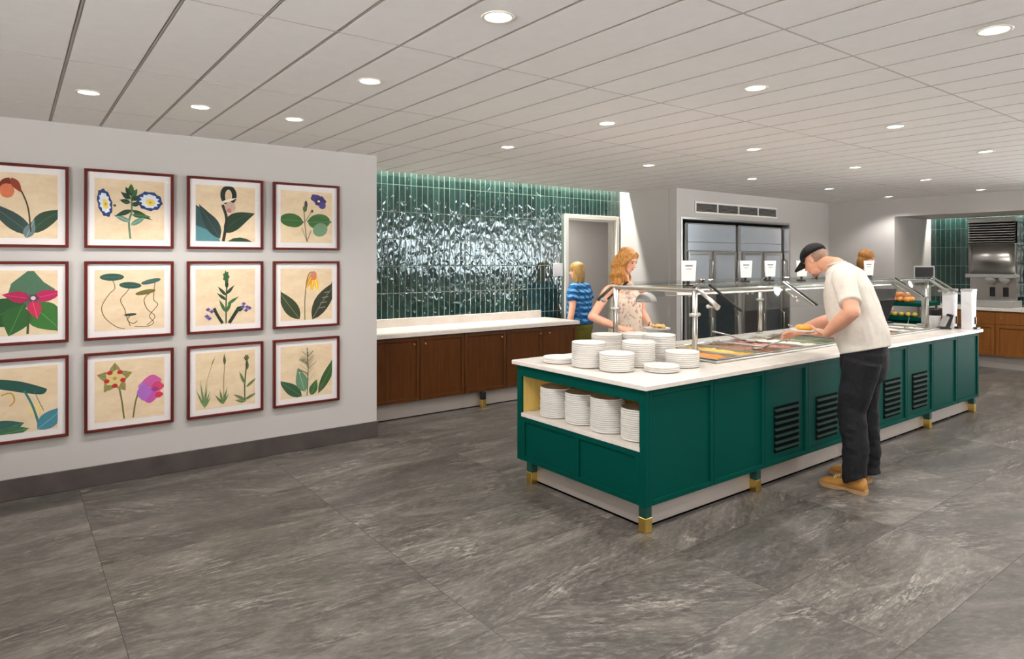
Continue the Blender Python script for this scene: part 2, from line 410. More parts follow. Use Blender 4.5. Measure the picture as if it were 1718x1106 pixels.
# tiled wall with the doorway
DX0, DX1, DZ = 5.93, 6.84, 2.17
def build_tile():
    mb = MB(); tw, th = .0725, .3005; z0 = 2.446-7*th; g = .0038
    i = 0; x = 2.63
    while x < XC-.005:
        for k in range(-1, 11):
            a, b, c, d = x+g, min(x+tw-g, XC), z0+k*th+g, z0+(k+1)*th-g
            c = max(c, .0); d = min(d, 2.98)
            if d-c < .02 or b-a < .01: continue
            if b > DX0-.06 and a < DX1+.06:
                if d < DZ+.07: continue
                if c < DZ+.06: c = DZ+.06
            rnd = random.Random(i*57+k*991); t1, t2 = rnd.gauss(0,.0004), rnd.gauss(0,.0004); col = (rnd.random(),)*3
            n = len(mb.v); mb.box(a, b, YB-.009, YB+.002, c, d, .0018, col=col)
            for q in mb.v[n:]:
                if q.y < YB-.003: q.y += t1*(q.x-(a+b)/2)/(.5*tw)+t2*(q.z-(c+d)/2)/(.5*th)
        x += tw; i += 1
    ng = YB-.0066
    mb.box(2.5, DX0-.0, ng, ng+.1, 0, 3.0, mi=1); mb.box(DX1, XC+.1, ng, ng+.1, 0, 3.0, mi=1); mb.box(DX0, DX1, ng, ng+.1, DZ, 3.0, mi=1)
    struct('wall_back', mb, [M['tile'], M['grout']])
build_tile()
mb = MB()
for a, b in ((DX0-.06, DX0), (DX1, DX1+.06)): mb.box(a, b, YB-.03, YB+.02, 0, DZ+.06, .003)
mb.box(DX0, DX1, YB-.03, YB+.02, DZ, DZ+.06, .003)
mb.box(DX0-.005, DX0+.018, YB+.02, YB+.12, 0, DZ, 0); mb.box(DX1-.018, DX1+.005, YB+.02, YB+.12, 0, DZ, 0); mb.box(DX0, DX1, YB+.02, YB+.12, DZ-.018, DZ+.01, 0)
struct('door_1', mb, M['trimwhite'])
mb = MB(); mb.box(5.2, 5.3, YB+.12, 8.4, 0, 2.5); mb.box(5.2, 9.0, 8.3, 8.4, 0, 2.5); mb.box(8.9, 9.0, YB+.12, 8.4, 0, 2.5); mb.box(5.2, 9.0, YB+.1, 8.4, 2.42, 2.5); mb.box(5.2,9.0,YB+.1,8.4,-.02,-.001)
struct('wall_corridor', mb, M['wall'])
# return wall, far wall with the opening, right wall with the niche
mb = MB(); mb.box(XC, 7.02, YD+.0, YB+.2, 0, 3.02); struct('wall_center', mb, M['wall'])
OX0, OX1, OZ = 7.02, 9.66, 2.185
mb = MB(); mb.box(OX1, XE+.12, YD, YD+.12, 0, ZC+.03); mb.box(OX0, OX1, YD, YD+.12, OZ, ZC+.03)
mb.box(OX0-.02, OX1+.02, 6.42, 6.5, 0, 2.6); mb.box(OX0-.1, OX0, YD+.12, 6.5, 0, 2.6); mb.box(OX1, OX1+.1, YD+.12, 6.5, 0, 2.6); mb.box(OX0, OX1, YD+.12, 6.5, 2.3, 2.4)
struct('wall_far', mb, M['wall'])
NZ = 2.285
mb = MB(); mb.box(XE, XE+.12, YN, YD+.1, 0, ZC+.03); mb.box(XE, XE+.2, 2.15, YN, NZ, ZC+.03); mb.box(XE+.12, XN+.1, YN, YN+.1, 0, ZC+.3)
mb.box(XE, XN+.1, 2.05, 2.15, 0, ZC+.3); mb.box(XE+.2, XN-.16, 2.15, YN, NZ, NZ+.03); mb.box(XE+.2, XN+.1, 2.15, YN, NZ+.3, NZ+.33)
struct('wall_right', mb, M['wall'])
def build_niche_tile():
    mb = MB(); tw, th = .0725, .3005; y = YN; i = 0; g = .0022
    while y > 2.25:
        for k in range(7):
            rnd = random.Random(i*31+k*77); c, d = .62+k*th+g, .62+(k+1)*th-g; d = min(d, NZ+.28)
            if d-c < .01: continue
            n = len(mb.v); mb.box(XN-.009, XN+.002, y-tw+g, y-g, c, d, .0018, col=(rnd.random(),)*3); t = rnd.gauss(0,.0004)
            for q in mb.v[n:]:
                if q.x < XN-.003: q.x += t*(q.z-(c+d)/2)/(.5*th)
        y -= tw; i += 1
    mb.box(XN-.0072, XN+.1, 2.15, YN, 0, NZ+.33, mi=1); struct('wall_niche', mb, [M['tile'], M['grout']])
build_niche_tile()
mb = MB(); mb.box(XE-.01, XE, YN, YD, 0, .1, .003); struct('baseboard_right', mb, M['base'])
mb = MB(); mb.box(OX1, XE-.01, YD-.01, YD, 0, .1, .003); mb.box(XC, OX0, YD-.01, YD, 0, .1, .003); struct('baseboard_far', mb, M['base'])
# rear wall of the room, behind the photographer, with its windows
WIN = [(7.7,9.0),(9.9,11.7),(11.9,13.7)]
mb = MB(); x = -4.0
mb.box(-4.15, -4.0, -3.6, -2.0, 0, ZC+.03); mb.box(-4.15, -4.0, 1.25, 5.6, 0, ZC+.03)  # unseen side wall; its gap is put in to let fill light enter

for a, b in WIN:
    mb.box(x, a, -3.6, -3.45, 0, ZC+.03); mb.box(a, b, -3.6, -3.45, 0, 1.12); mb.box(a, b, -3.6, -3.45, 2.42, ZC+.03); x = b
mb.box(x, 15.5, -3.6, -3.45, 0, ZC+.03); struct('wall_rear', mb, M['wall'])
for i, (a, b) in enumerate(WIN):
    mb = MB()
    for q in (a, (a+b)/2-.025, b-.05): mb.box(q, q+.05, -3.56, -3.5, 1.12, 2.42, .004)
    mb.box(a, b, -3.56, -3.5, 1.12, 1.17, .004); mb.box(a, b, -3.56, -3.5, 2.37, 2.42, .004); struct('window_%d' % (i+1), mb, M['trimwhite'])

# cove lights
def area(name, loc, size, size_y, watt, rot, col=(1,.96,.9), parent=None):
    L = bpy.data.lights.new(name, 'AREA'); L.shape = 'RECTANGLE'; L.size = size; L.size_y = size_y; L.energy = watt; L.color = col
    o = link(bpy.data.objects.new(name, L)); o.location = loc; o.rotation_euler = rot
    if parent is not None: o.parent = parent; o.location = Vector(loc)-OFF[parent.name]
    return o
mb = MB(); mb.box(2.7, XC-.02, 6.50, 6.53, 2.965, 3.0)
cl = solo('cove_light', mb, M['led'], 'long white strip light glowing in the ceiling slot above the green tiled wall', 'light', ((2.7+XC)/2, 6.515, 2.965))
area('cove_lamp', ((2.7+XC)/2, 6.515, 2.955), XC-2.75, .04, COVE_W, (0,0,0), parent=cl)
mb = MB(); mb.box(XN-.11, XN-.08, 2.2, YN-.02, NZ+.27, NZ+.3)
cl2 = solo('cove_light', mb, M['led'], 'white strip light above the green tile behind the steel drink dispenser', 'light', (XN-.095, 3.1, NZ+.27))
area('niche_lamp', (XN-.095, 3.36, NZ+.26), .04, 2.3, 45.0, (0,0,0), parent=cl2)
L = bpy.data.lights.new('corridor_fill', 'AREA'); L.size = .5; L.energy = 14; L.color = (1,.95,.88)  # added fill without a fixture, brightens the space past the doorway
o = link(bpy.data.objects.new('corridor_fill', L)); o.location = (7.2, 7.5, 2.41)

# downlights
ROWS = [(4.43, [.345,.93,1.515,3.31,5.07,6.86,8.62,10.37]), (3.25, [1.515,3.29,5.05,6.85,8.56,10.33]), (2.09, [1.515,3.27,5.0,6.77,8.5,10.3]), (.97, [1.515,3.24,5.0,6.77,8.5]), (-.2,[1.515,3.24,5.0,6.77]), (-1.4,[1.5,5.0])]
def make_downlight(loc, label, group):
    t = thing('downlight', label, 'ceiling light', loc, group); x, y, z = loc
    mb = MB(); mb.lathe((x,y,z), [(.062,-.0005),(.066,-.004),(.064,-.007),(.054,-.007),(.05,-.001),(.05,.01)], 28)
    part('trim_ring', mb, M['trimwhite'], t)
    mb = MB(); mb.lathe((x,y,z), [(.001,-.003),(.05,-.003),(.05,-.001),(.001,-.001)], 24); part('lens', mb, M['lamp'], t, 'glowing white lens')
    S = bpy.data.lights.new('downlight_beam', 'SPOT'); S.energy = SPOT_W; S.spot_size = math.radians(136); S.spot_blend = .45; S.shadow_soft_size = .025; S.color = (1,.972,.938)
    o = link(bpy.data.objects.new('downlight_beam', S)); o.location = (0,0,-.02); o.parent = t
    return t
place_r = {4.43:'row nearest the picture wall', 3.25:'second row out from the picture wall', 2.09:'third row out from the picture wall', .97:'row nearest the camera', -.2:'row behind the camera', -1.4:'rear row'}
ordw = ['first','second','third','fourth','fifth','sixth','seventh','eighth','ninth','tenth','eleventh','twelfth','thirteenth','fourteenth','fifteenth','sixteenth','seventeenth']
special = {(4.43,0):'recessed ceiling downlight above the gap between the first two print columns', (4.43,1):'recessed ceiling downlight above the blue morning glory print column', (4.43,2):'recessed ceiling downlight above the third print column', (.97,1):'big recessed downlight at the top right corner of the photo', (2.09,0):'big bright recessed downlight at the top centre of the photo'}
dl0 = None
for y, xs in ROWS:
    for k, x in enumerate(xs):
        lab = special.get((y,k), 'recessed round downlight, %s from the left in the %s' % (ordw[k], place_r[y]))
        if dl0 is None: dl0 = make_downlight((x,y,ZC), lab, 'recessed ceiling downlights')
        else: copy_thing(dl0, (x,y,ZC), lab)

# ------------------------------------------------------------------ cabinet helpers
def shaker(mb, u0, u1, z0, z1, face, ax, fr=.045, t=.02, rec=.013, mi=0):
    """frame-and-panel door; ax 'y-': faces -Y at y=face, 'x-': faces -X at x=face"""
    def bx(a, b, c, d, o0, o1, bev=.0015):
        if ax == 'y-': mb.box(a, b, face+o0, face+o1, c, d, bev, mi=mi)
        else: mb.box(face+o0, face+o1, a, b, c, d, bev, mi=mi)
    bx(u0, u0+fr, z0, z1, 0, t); bx(u1-fr, u1, z0, z1, 0, t)
    bx(u0+fr, u1-fr, z0, z0+fr, 0, t); bx(u0+fr, u1-fr, z1-fr, z1, 0, t)
    bx(u0+fr-.002, u1-fr+.002, z0+fr-.002, z1-fr+.002, rec, t, 0)
def leg(parent, x, y, zt, wood, s=.05):
    mb = MB(); mb.box(x-s/2, x+s/2, y-s/2, y+s/2, .085, zt, .002); l = part('leg', mb, wood, parent)
    mb = MB(); mb.box(x-s/2-.002, x+s/2+.002, y-s/2-.002, y+s/2+.002, 0, .087, .003); part('brass_foot', mb, M['brass'], l, 'square brass foot')
def knob(parent, x, y, z, ax='y-'):
    mb = MB(); mb.lathe((x,y,z), [(.005,0),(.005,-.014),(.011,-.016),(.012,-.022),(.006,-.025)], 14, axis='y' if ax == 'y-' else 'x'); part('knob', mb, M['brass'] if ax == 'y-' else M['chrome'], parent)

# ------------------------------------------------------------------ back counter with walnut doors
def back_unit(x0, x1, doors, lab, legs):
    t = thing('base_cabinet', lab, 'cabinet', ((x0+x1)/2, 6.25, 0), 'walnut base cabinets under the back worktop')
    mb = MB(); mb.box(x0+.001, x1-.001, 5.97, YB-.03, .17, .828, .002); part('body', mb, M['wood'], t)
    mb = MB(); mb.box(x0, x1, 6.0, 6.02, .012, .17, .001); part('toe_kick', mb, M['kick'], t, 'brushed steel toe kick')
    for a, b, ks in doors:
        mb = MB(); shaker(mb, a+.004, b-.004, .172, .822, 5.95, 'y-', fr=.035); d = part('door', mb, M['wood'], t)
        for kx in ks: knob(d, kx, 5.95, .752)
    for lx in legs: leg(t, lx, 5.945, .17, M['black'])
back_unit(2.66, 3.874, [(2.66,3.33,[3.254]),(3.33,3.874,[3.385])], 'walnut base cabinet with two doors beside the white picture wall', [])
back_unit(3.874, 4.433, [(3.874,4.433,[4.358])], 'walnut base cabinet with one door above the brass-footed leg', [4.105])
back_unit(4.433, 5.50, [(4.433,4.955,[4.919]),(4.955,5.50,[5.056])], 'walnut base cabinet with two doors at the doorway end', [5.42])
t = thing('worktop', 'long white stone worktop over the walnut cabinets below the green tile', 'worktop', (4.1, 6.25, .83))
mb = MB(); mb.box(2.66, 5.53, 5.925, YB-.011, .83, .872, .003); part('slab', mb, M['quartz'], t)
mb = MB(); mb.box(2.66, 5.44, YB-.045, YB-.011, .872, .965, .002); part('backsplash', mb, M['quartz'], t)
t = thing('light_switch', 'white switch plate on the green tile beside the doorway', 'switch', (5.75, YB-.011, 1.485))
mb = MB(); mb.box(5.67, 5.835, YB-.02, YB-.011, 1.40, 1.57, .003); part('plate', mb, M['whiteplastic'], t)
mb = MB()
for q in (5.70, 5.765): mb.box(q, q+.04, YB-.024, YB-.02, 1.445, 1.525, .002)
part('rocker', mb, M['whiteplastic'], t)

# ------------------------------------------------------------------ green island
M['slat'] = simple('vent_slat_paint', (24,56,50), .6, spec=.15)
IX0, IX1, IY0, IY1 = 2.95, 8.21, 2.60, 3.83; IZ0, IZ1 = .155, .842
SE = [2.95, 3.602, 4.183, 4.755, 5.33, 5.886, 6.458, 7.035, 7.621, 8.21]
def island_unit(i0, i1, lab, legs, louv=(), endleft=False):
    x0, x1 = SE[i0], SE[i1]
    t = thing('island_cabinet', lab, 'cabinet', ((x0+x1)/2, 3.2, 0), 'green base cabinets of the serving island')
    mb = MB()
    if not endleft:
        mb.box(x0+.001, x1-.001, IY0+.018, IY1, IZ0, .77, .002); mb.box(x0+.001, x1-.001, IY0+.018, IY0+.06, .77, IZ1); mb.box(x0+.001, x1-.001, IY1-.06, IY1, .77, IZ1)
    else:
        d = .56; fx = x0+.018
        mb.box(fx, x1-.001, IY0+.018, IY1, IZ0, .47, .001); mb.box(x0+d, x1-.001, IY0+.018, IY1, .47, .77, .001); mb.box(x0+d, x1-.001, IY0+.018, IY0+.06, .77, IZ1); mb.box(x0+d, x1-.001, IY1-.06, IY1, .77, IZ1)
        mb.box(fx, x0+d, IY0+.018, IY0+.045, .47, IZ1); mb.box(fx, x0+d, IY1-.05, IY1, .47, IZ1); mb.box(fx, x0+d, IY0+.045, IY1-.05, .80, IZ1)
    part('body', mb, M['green'], t)
    if endleft:
        mb = MB(); mb.box(x0, x0+.03, IY0, IY0+.05, IZ0, IZ1, .001); mb.box(x0, x0+.018, IY1-.052, IY1, IZ0, IZ1, .001)
        mb.box(x0, x0+.018, IY0+.05, IY1-.052, .765, IZ1, .001); part('face_frame', mb, M['green'], t)
        for a, b in ((IY0+.05, 3.205), (3.205, IY1-.052)):
            mb = MB(); shaker(mb, a, b, IZ0, .47, x0, 'x-', fr=.032); part('end_panel', mb, M['green'], t)
        mb = MB(); mb.box(x0-.004, x0+.55, IY0+.046, IY1-.051, .472, .5, .002); part('shelf', mb, M['quartz'], t, 'white stone shelf board')
        mb = MB(); mb.box(x0+.018, x0+.55, IY1-.056, IY1-.05, .5, .80); mb.box(x0+.018, x0+.55, IY0+.045, IY0+.05, .5, .80); mb.box(x0+.55, x0+.556, IY0+.046, IY1-.051, .5, .80); mb.box(x0+.018, x0+.55, IY0+.05, IY1-.056, .795, .80)
        part('shelf_lining', mb, M['plywood'], t, 'pale yellow wood lining')
    for k in range(i0, i1):
        a, b = SE[k]+(.0305 if k == 0 else .003), SE[k+1]-.003; mb = MB(); shaker(mb, a, b, IZ0, IZ1-.004, IY0, 'y-', fr=.032)
        d = part('door', mb, M['green'], t)
        if k in louv:
            c = (a+b)/2; c0, c1 = c-.155, c+.165
            mb = MB(); mb.box(c0-.002, c1+.002, IY0+.009, IY0+.0128, .232, .562)
            v = part('vent_backing', mb, M['darkgap'], d, 'black sheet standing for the shaded vent opening')  # black sheet painted as the shade behind the slats
            mb = MB()
            for q in range(7):
                z = .24+q*.046
                mb.prism([(0,.0),(.012,.004),(.012,.016),(0,.012)], (c0, IY0-.004, z+.012), (0,1,0), (0,0,1), (c1-c0,0,0))
            part('vent_slats', mb, M['slat'], d, 'grey green vent slats')
    mb = MB()
    mb.box(x0+(.06 if endleft else 0), x1-(.05 if i1 == 9 else 0), IY0+.06, IY0+.075, .018, IZ0, .001)
    if endleft: mb.box(x0+.06, x0+.075, IY0+.06, IY1-.06, .018, IZ0, .001)
    part('toe_kick', mb, M['kick'], t, 'brushed steel toe kick')
    mb = MB(); mb.box(x0+.07, x1-.06, IY0+.07, IY1-.07, 0, .02); part('plinth', mb, M['darkgap'], t)
    for lx, ly in legs: leg(t, lx, ly, IZ0, M['greendark'], .055)
island_unit(0, 2, 'green island cabinet at the near end with open plate shelf', [(2.985,2.635),(2.985,3.70),(4.118,2.635)], endleft=True)
island_unit(2, 4, 'green island cabinet with two vented doors left of the man', [], louv=(2,3))
island_unit(4, 6, 'green island cabinet just right of the man with one vented door', [(5.55,2.635)], louv=(5,))
island_unit(6, 8, 'green island cabinet with the rightmost vented door', [(6.99,2.635)], louv=(6,))
island_unit(8, 9, 'single-door green island cabinet at the far end', [(8.12,2.635),(8.12,3.75)])
TZ0, TZ1 = .845, .875; WX0, WX1, WY0, WY1 = 3.98, 7.80, 2.86, 3.55; WXA, WXB = 5.88, 6.02
mb = MB(); a0, a1, b0, b1 = IX0-.03, IX1+.03, IY0-.03, IY1+.03
mb.box(a0, WX0, b0, b1, TZ0, TZ1, .003); mb.box(WX1, a1, b0, b1, TZ0, TZ1, .003)
mb.box(WX0-.003, WX1+.003, b0, WY0, TZ0, TZ1, .003); mb.box(WX0-.003, WX1+.003, WY1, b1, TZ0, TZ1, .003); mb.box(WXA, WXB, WY0-.003, WY1+.003, TZ0, TZ1, .003)
solo('worktop', mb, M['quartz'], 'pale stone worktop of the green serving island', 'worktop', (5.58, 3.2, TZ0))
# steel food well with pans
t = thing('food_well', 'long stainless hot food well set into the island worktop', 'food well', (5.9, 3.2, TZ1))
mb = MB(); r = .03
for q in ((WX0-r, WX1+r, WY0-r, WY0+.012), (WX0-r, WX1+r, WY1-.012, WY1+r), (WX0-r, WX0+.012, WY0, WY1), (WX1-.012, WX1+r, WY0, WY1)):
    mb.box(q[0], q[1], q[2], q[3], TZ1+.001, TZ1+.017, .004)
part('rim', mb, M['chrome'], t)
NP = 11; PW = (WX1-WX0-.03)/NP
pan_desc = ['orange curry','macaroni and cheese','brown braised meat','pink pulled meat','white rice','dark greens','red peppers','beans','carrots','white salad','chopped white onion']
food_cols = [((214,120,34),(236,160,70)),((232,168,56),(246,206,110)),((122,62,34),(166,96,58)),((176,98,84),(206,140,120)),((226,214,190),(242,234,218)),((60,84,40),(98,120,60)),((160,50,36),(200,90,60)),((120,78,50),(160,112,76)),((220,120,40),(240,150,70)),((220,220,206),(240,240,230)),((226,222,210),(244,240,232))]
def m_food(i, a, b):
    n = NT('food_surface'); v = n.noise(n.pos(obj=True), 45, 5, .6); n.set(n.ramp(v, [(.32, lin(*a)), (.62, lin(*b))]), .35, 0, .5); n.bump(v, .6, .02); return n.m
ordl = ['first','second','third','fourth','fifth','sixth','seventh','eighth','ninth','tenth','eleventh']
for i in range(NP):
    x0, x1 = (WX0+.015+i*.309, WX0+.015+i*.309+.305) if i < 6 else (WXB+.015+(i-6)*.349, WXB+.015+(i-6)*.349+.345); c = ((x0+x1)/2, (WY0+WY1)/2, TZ1+.018)
    mb = MB(); y0, y1 = WY0-.005, WY1+.005; zt = TZ1+.0185; w = .022
    for q in ((x0,x1,y0,y0+w),(x0,x1,y1-w,y1),(x0,x0+w*.7,y0+w,y1-w),(x1-w*.7,x1,y0+w,y1-w)): mb.box(*q, zt, zt+.006, .002)
    A = [(x0+w*.7,y0+w),(x1-w*.7,y0+w),(x1-w*.7,y1-w),(x0+w*.7,y1-w)]; m_ = .015
    B = [(x0+w*.7+m_,y0+w+m_),(x1-w*.7-m_,y0+w+m_),(x1-w*.7-m_,y1-w-m_),(x0+w*.7+m_,y1-w-m_)]
    mb.add([(p[0],p[1],zt+.003) for p in A]+[(p[0],p[1],zt-.09) for p in B], [(0,1,5,4),(1,2,6,5),(2,3,7,6),(3,0,4,7),(4,5,6,7)])
    solo('food_pan', mb, M['chrome'], 'steel food pan holding %s, %s pan from the plate end' % (pan_desc[i], ordl[i]), 'pan', c, 'steel pans in the island food well')
    mb = MB(); nx, ny = 9, 16; rnd = random.Random(i); f0 = zt-.02
    e = .012
    X = [x0+w*.7+e+(x1-x0-2*w*.7-2*e)*k/nx for k in range(nx+1)]; Y = [y0+w+e+(y1-y0-2*w-2*e)*k/ny for k in range(ny+1)]
    vs = [(x, y, f0+(0.0 if k in (0,nx) or j in (0,ny) else rnd.uniform(.004,.02))) for j, y in enumerate(Y) for k, x in enumerate(X)]
    vs += [(x, y, f0-.04) for j, y in enumerate((Y[0],Y[-1])) for k, x in enumerate((X[0],X[-1]))]
    fs = [(j*(nx+1)+k, j*(nx+1)+k+1, (j+1)*(nx+1)+k+1, (j+1)*(nx+1)+k) for j in range(ny) for k in range(nx)]
    mb.add(vs, fs, sm=True); s = len(mb.v)-4
    solo('food', mb, m_food(i, *food_cols[i]), '%s filling the %s steel pan from the plate end' % (pan_desc[i], ordl[i]), 'food', (c[0], c[1], f0), kind='stuff')

# ------------------------------------------------------------------ sneeze guard
PXS = [3.9, 5.95, 7.88]; PF, PB = 2.977, 3.755; GZ = 1.402
g = thing('sneeze_guard', 'glass sneeze guard on steel posts over the serving island', 'sneeze guard', (5.9, 3.36, TZ1))
def arm(p, q, r=.011): mb = MB(); mb.tube([p, q], r, 10); return mb
for x in PXS:
    for y in (PF, PB):
        mb = MB(); mb.tube([(x,y,TZ1), (x,y,GZ-.02)], .02, 16); po = part('post', mb, M['chrome'], g)
        mb = MB(); mb.lathe((x,y,TZ1), [(.036,0),(.038,.006),(.03,.012),(.022,.02)], 18); part('flange', mb, M['chrome'], po)
        mb = MB(); mb.lathe((x,y,1.215), [(.021,-.014),(.028,-.012),(.028,.012),(.021,.014)], 16); mb.tube([(x-.045,y,1.215),(x+.045,y,1.215)], .009, 8); mb.ell((x-.048,y,1.215),(.013,.013,.013),seg=10,ring=6); mb.ell((x+.048,y,1.215),(.013,.013,.013),seg=10,ring=6)
        part('clamp_collar', mb, M['chrome'], po)
    mb = MB(); mb.box(x-.019, x+.019, PF-.02, PB+.02, GZ-.03, GZ, .008); part('cross_rail', mb, M['chrome'], g)
    for y, s in ((PF,-1), (PB,1)):
        mb = MB(); mb.tube([(x,y,GZ-.01),(x,y+s*.04,GZ-.012),(x,y+s*.2,GZ-.125)], [.013,.013,.016], 12); a_ = part('support_arm', mb, M['chrome'], g)
        mb = MB(); mb.ell((x+.03,y+s*.165,GZ-.13),(.018,.018,.018),seg=12,ring=8); mb.ell((x-.025,y+s*.13,GZ-.12),(.015,.015,.015),seg=12,ring=8); mb.tube([(x-.03,y+s*.14,GZ-.12),(x+.035,y+s*.165,GZ-.13)],.006,8); part('knob', mb, M['chrome'], a_)
for y in (PF, PB):
    mb = MB(); mb.tube([(PXS[0],y,GZ-.018),(PXS[-1],y,GZ-.018)], .015, 12); part('long_rail', mb, M['chrome'], g)
GX = [4.03, 5.05, 6.06, 7.06, 8.02]
for k in range(4):
    a, b = GX[k]+.012, GX[k+1]-.012
    mb = MB(); mb.box(a, b, PF-.01, PB+.01, GZ+.002, GZ+.01, .001); gp = part('top_glass', mb, M['glass'], g)
    for s, y in ((-1, PF), (1, PB)):
        n_ = Vector((0, s*.52, 1)).normalized()*.008
        p0 = Vector((a, y+s*.01, GZ+.022)); p1 = Vector((a, y+s*(.275 if s < 0 else .235), GZ-(.155 if s < 0 else .13)))
        mb = MB(); dx = Vector((b-a,0,0)); N = Vector((0, s*(.177), .265)).normalized()*.008
        mb.add([p0,p0+dx,p1+dx,p1,p0+N,p0+dx+N,p1+dx+N,p1+N], [(0,1,2,3),(4,5,6,7),(0,1,5,4),(1,2,6,5),(2,3,7,6),(3,0,4,7)])
        gg = part('front_glass' if s < 0 else 'rear_glass', mb, M['glass'], g)
        for xx, mt in ((a, 'glassedge'), (b, 'chrome')):
            mb = MB(); u = Vector((.022 if xx == a else -.022,0,0)); q0 = Vector((xx,p0.y,p0.z)); q1 = Vector((xx,p1.y,p1.z))
            mb.add([q0-N*.2,q0+u-N*.2,q1+u-N*.2,q1-N*.2,q0+N*1.2,q0+u+N*1.2,q1+u+N*1.2,q1+N*1.2], [(0,1,2,3),(4,5,6,7),(0,1,5,4),(1,2,6,5),(2,3,7,6),(3,0,4,7)])
            part('edge_strip', mb, M[mt], gg)
for k in range(1, 4):
    for s, y in ((-1, PF), (1, PB)):
        x = GX[k]; mb = MB(); mb.tube([(x-.03,y+s*.02,GZ-.03),(x-.03,y+s*.14,GZ-.115)], .011, 8); mb.ell((x-.03,y+s*.14,GZ-.125),(.02,.016,.016),seg=10,ring=6); mb.ell((x+.01,y+s*.1,GZ-.1),(.016,.016,.016),seg=10,ring=6)
        part('glass_clip', mb, M['chrome'], g)
mb = MB(); mb.box(4.1, 7.8, 3.30, 3.42, GZ-.075, GZ-.03, .006); hb = part('heat_lamp_bar', mb, M['steel'], g)
mb = MB(); pr_ = [(.085*math.sin(t), -.055+.075*math.cos(t)) for t in [.12,.4,.7,1.0,1.3,1.57]]
mb.lathe((4.0,3.52,GZ-.05), [(p[0], p[1]-.02) for p in pr_]+[(.08,-.075),(.06,-.05),(.01,-.02)], 24); part('heat_lamp_shade', mb, M['greypaint'], g, 'dark grey dome shade')
# cards on the top glass
def card(x, y, lab, rz):
    z = GZ+.011; t = thing('sign_holder', lab, 'sign', (x,y,z), 'white menu cards on the sneeze guard'); 
    mb = MB(); mb.box(x-.03, x+.03, y-.03, y+.03, z, z+.012, .003); mb.box(x-.008, x+.008, y-.012, y+.004, z+.012, z+.07, .002); part('stand', mb, M['black'], t)
    mb = MB(); mb.prism([(-.052,0),(.052,0),(.062,.15),(-.062,.15)], (x, y-.014, z+.04), (1,0,0), (0,0,1), (0,.004,0)); c = part('card', mb, M['card'], t)
    mb = MB(); mb.box(x-.03, x+.03, y-.0155, y-.014, z+.145, z+.158); mb.box(x-.022, x+.022, y-.0155, y-.014, z+.125, z+.13); part('print', mb, M['print'], c, 'grey printed lines')
    t.rotation_euler.z = rz
rz = TH-math.pi/2
card(3.98, 3.10, 'white menu card on the sneeze guard above the nearest post', rz*.6)
card(5.19, 3.42, 'white menu card second from the left on the sneeze guard', rz*.6)
card(5.72, 3.51, 'white menu card third from the left on the sneeze guard', rz*.6)
card(5.98, 3.34, 'white menu card by the peak of the man\'s black cap', rz*.6)
card(7.02, 3.20, 'white menu card showing just above the man\'s back', rz*.6)

# ------------------------------------------------------------------ framed botanical prints
def leafpoly(u, v, ang, ln, wd, bend=0.0, n=9):
    """pointed leaf starting at (u,v), heading ang degrees"""
    a = math.radians(ang); L, R = [], []
    for i in range(n+1):
        t = i/n; w = wd*math.sin(math.pi*t**.8)*(1-.25*t); c = bend*math.sin(math.pi*t)
        L.append((t*ln, c+w)); R.append((t*ln, c-w))
    P = L+R[-2:0:-1]
    return [(u+x*math.cos(a)-y*math.sin(a), v+x*math.sin(a)+y*math.cos(a)) for x, y in P]
def stroke(pts, w):
    pts = [Vector((*p,0)) for p in pts]; L, R = [], []
    for i, p in enumerate(pts):
        t = (pts[min(i+1,len(pts)-1)]-pts[max(i-1,0)]).normalized(); n = Vector((-t.y,t.x,0))*w*.5
        L.append((p.x+n.x,p.y+n.y)); R.append((p.x-n.x,p.y-n.y))
    return L+R[::-1]
def curve(*p, n=10):
    p = [Vector((*q,0)) for q in p]; o = []
    for i in range(len(p)-1):
        a, b, c, d = p[max(i-1,0)], p[i], p[i+1], p[min(i+2,len(p)-1)]
        for k in range(n):
            t = k/n; q = .5*((2*b)+(c-a)*t+(2*a-5*b+4*c-d)*t*t+(3*b-a-3*c+d)*t*t*t); o.append((q.x,q.y))
    o.append((p[-1].x,p[-1].y)); return o
def disc(u, v, rx, ry, ang=0, n=20, wob=0, k=5):
    a = math.radians(ang); o = []
    for i in range(n):
        t = 2*math.pi*i/n; r = 1+wob*math.cos(k*t); x, y = rx*r*math.cos(t), ry*r*math.sin(t)
        o.append((u+x*math.cos(a)-y*math.sin(a), v+x*math.sin(a)+y*math.cos(a)))
    return o
class Art:
    def __init__(s): s.sh = []
    def p(s, poly, rgb): s.sh.append((poly, lin(*rgb))); return s
    def leaf(s, u, v, ang, ln, wd, rgb, bend=0, vein=None):
        s.p(leafpoly(u,v,ang,ln,wd,bend), rgb)
        s.p(stroke([(u+math.cos(math.radians(ang))*ln*t-math.sin(math.radians(ang))*bend*math.sin(math.pi*t), v+math.sin(math.radians(ang))*ln*t+math.cos(math.radians(ang))*bend*math.sin(math.pi*t)) for t in [k/8 for k in range(9)]], .008), vein or tuple(min(255,int(c*1.35)+14) for c in rgb)); return s
    def st(s, pts, w, rgb, smooth=True): return s.p(stroke(curve(*pts) if smooth else pts, w), rgb)
    def d(s, u, v, rx, ry, rgb, ang=0, wob=0, k=5): return s.p(disc(u,v,rx,ry,ang,24,wob,k), rgb)
DG, MG, BG, GG = (34,58,40), (52,92,50), (62,98,98), (96,130,100)
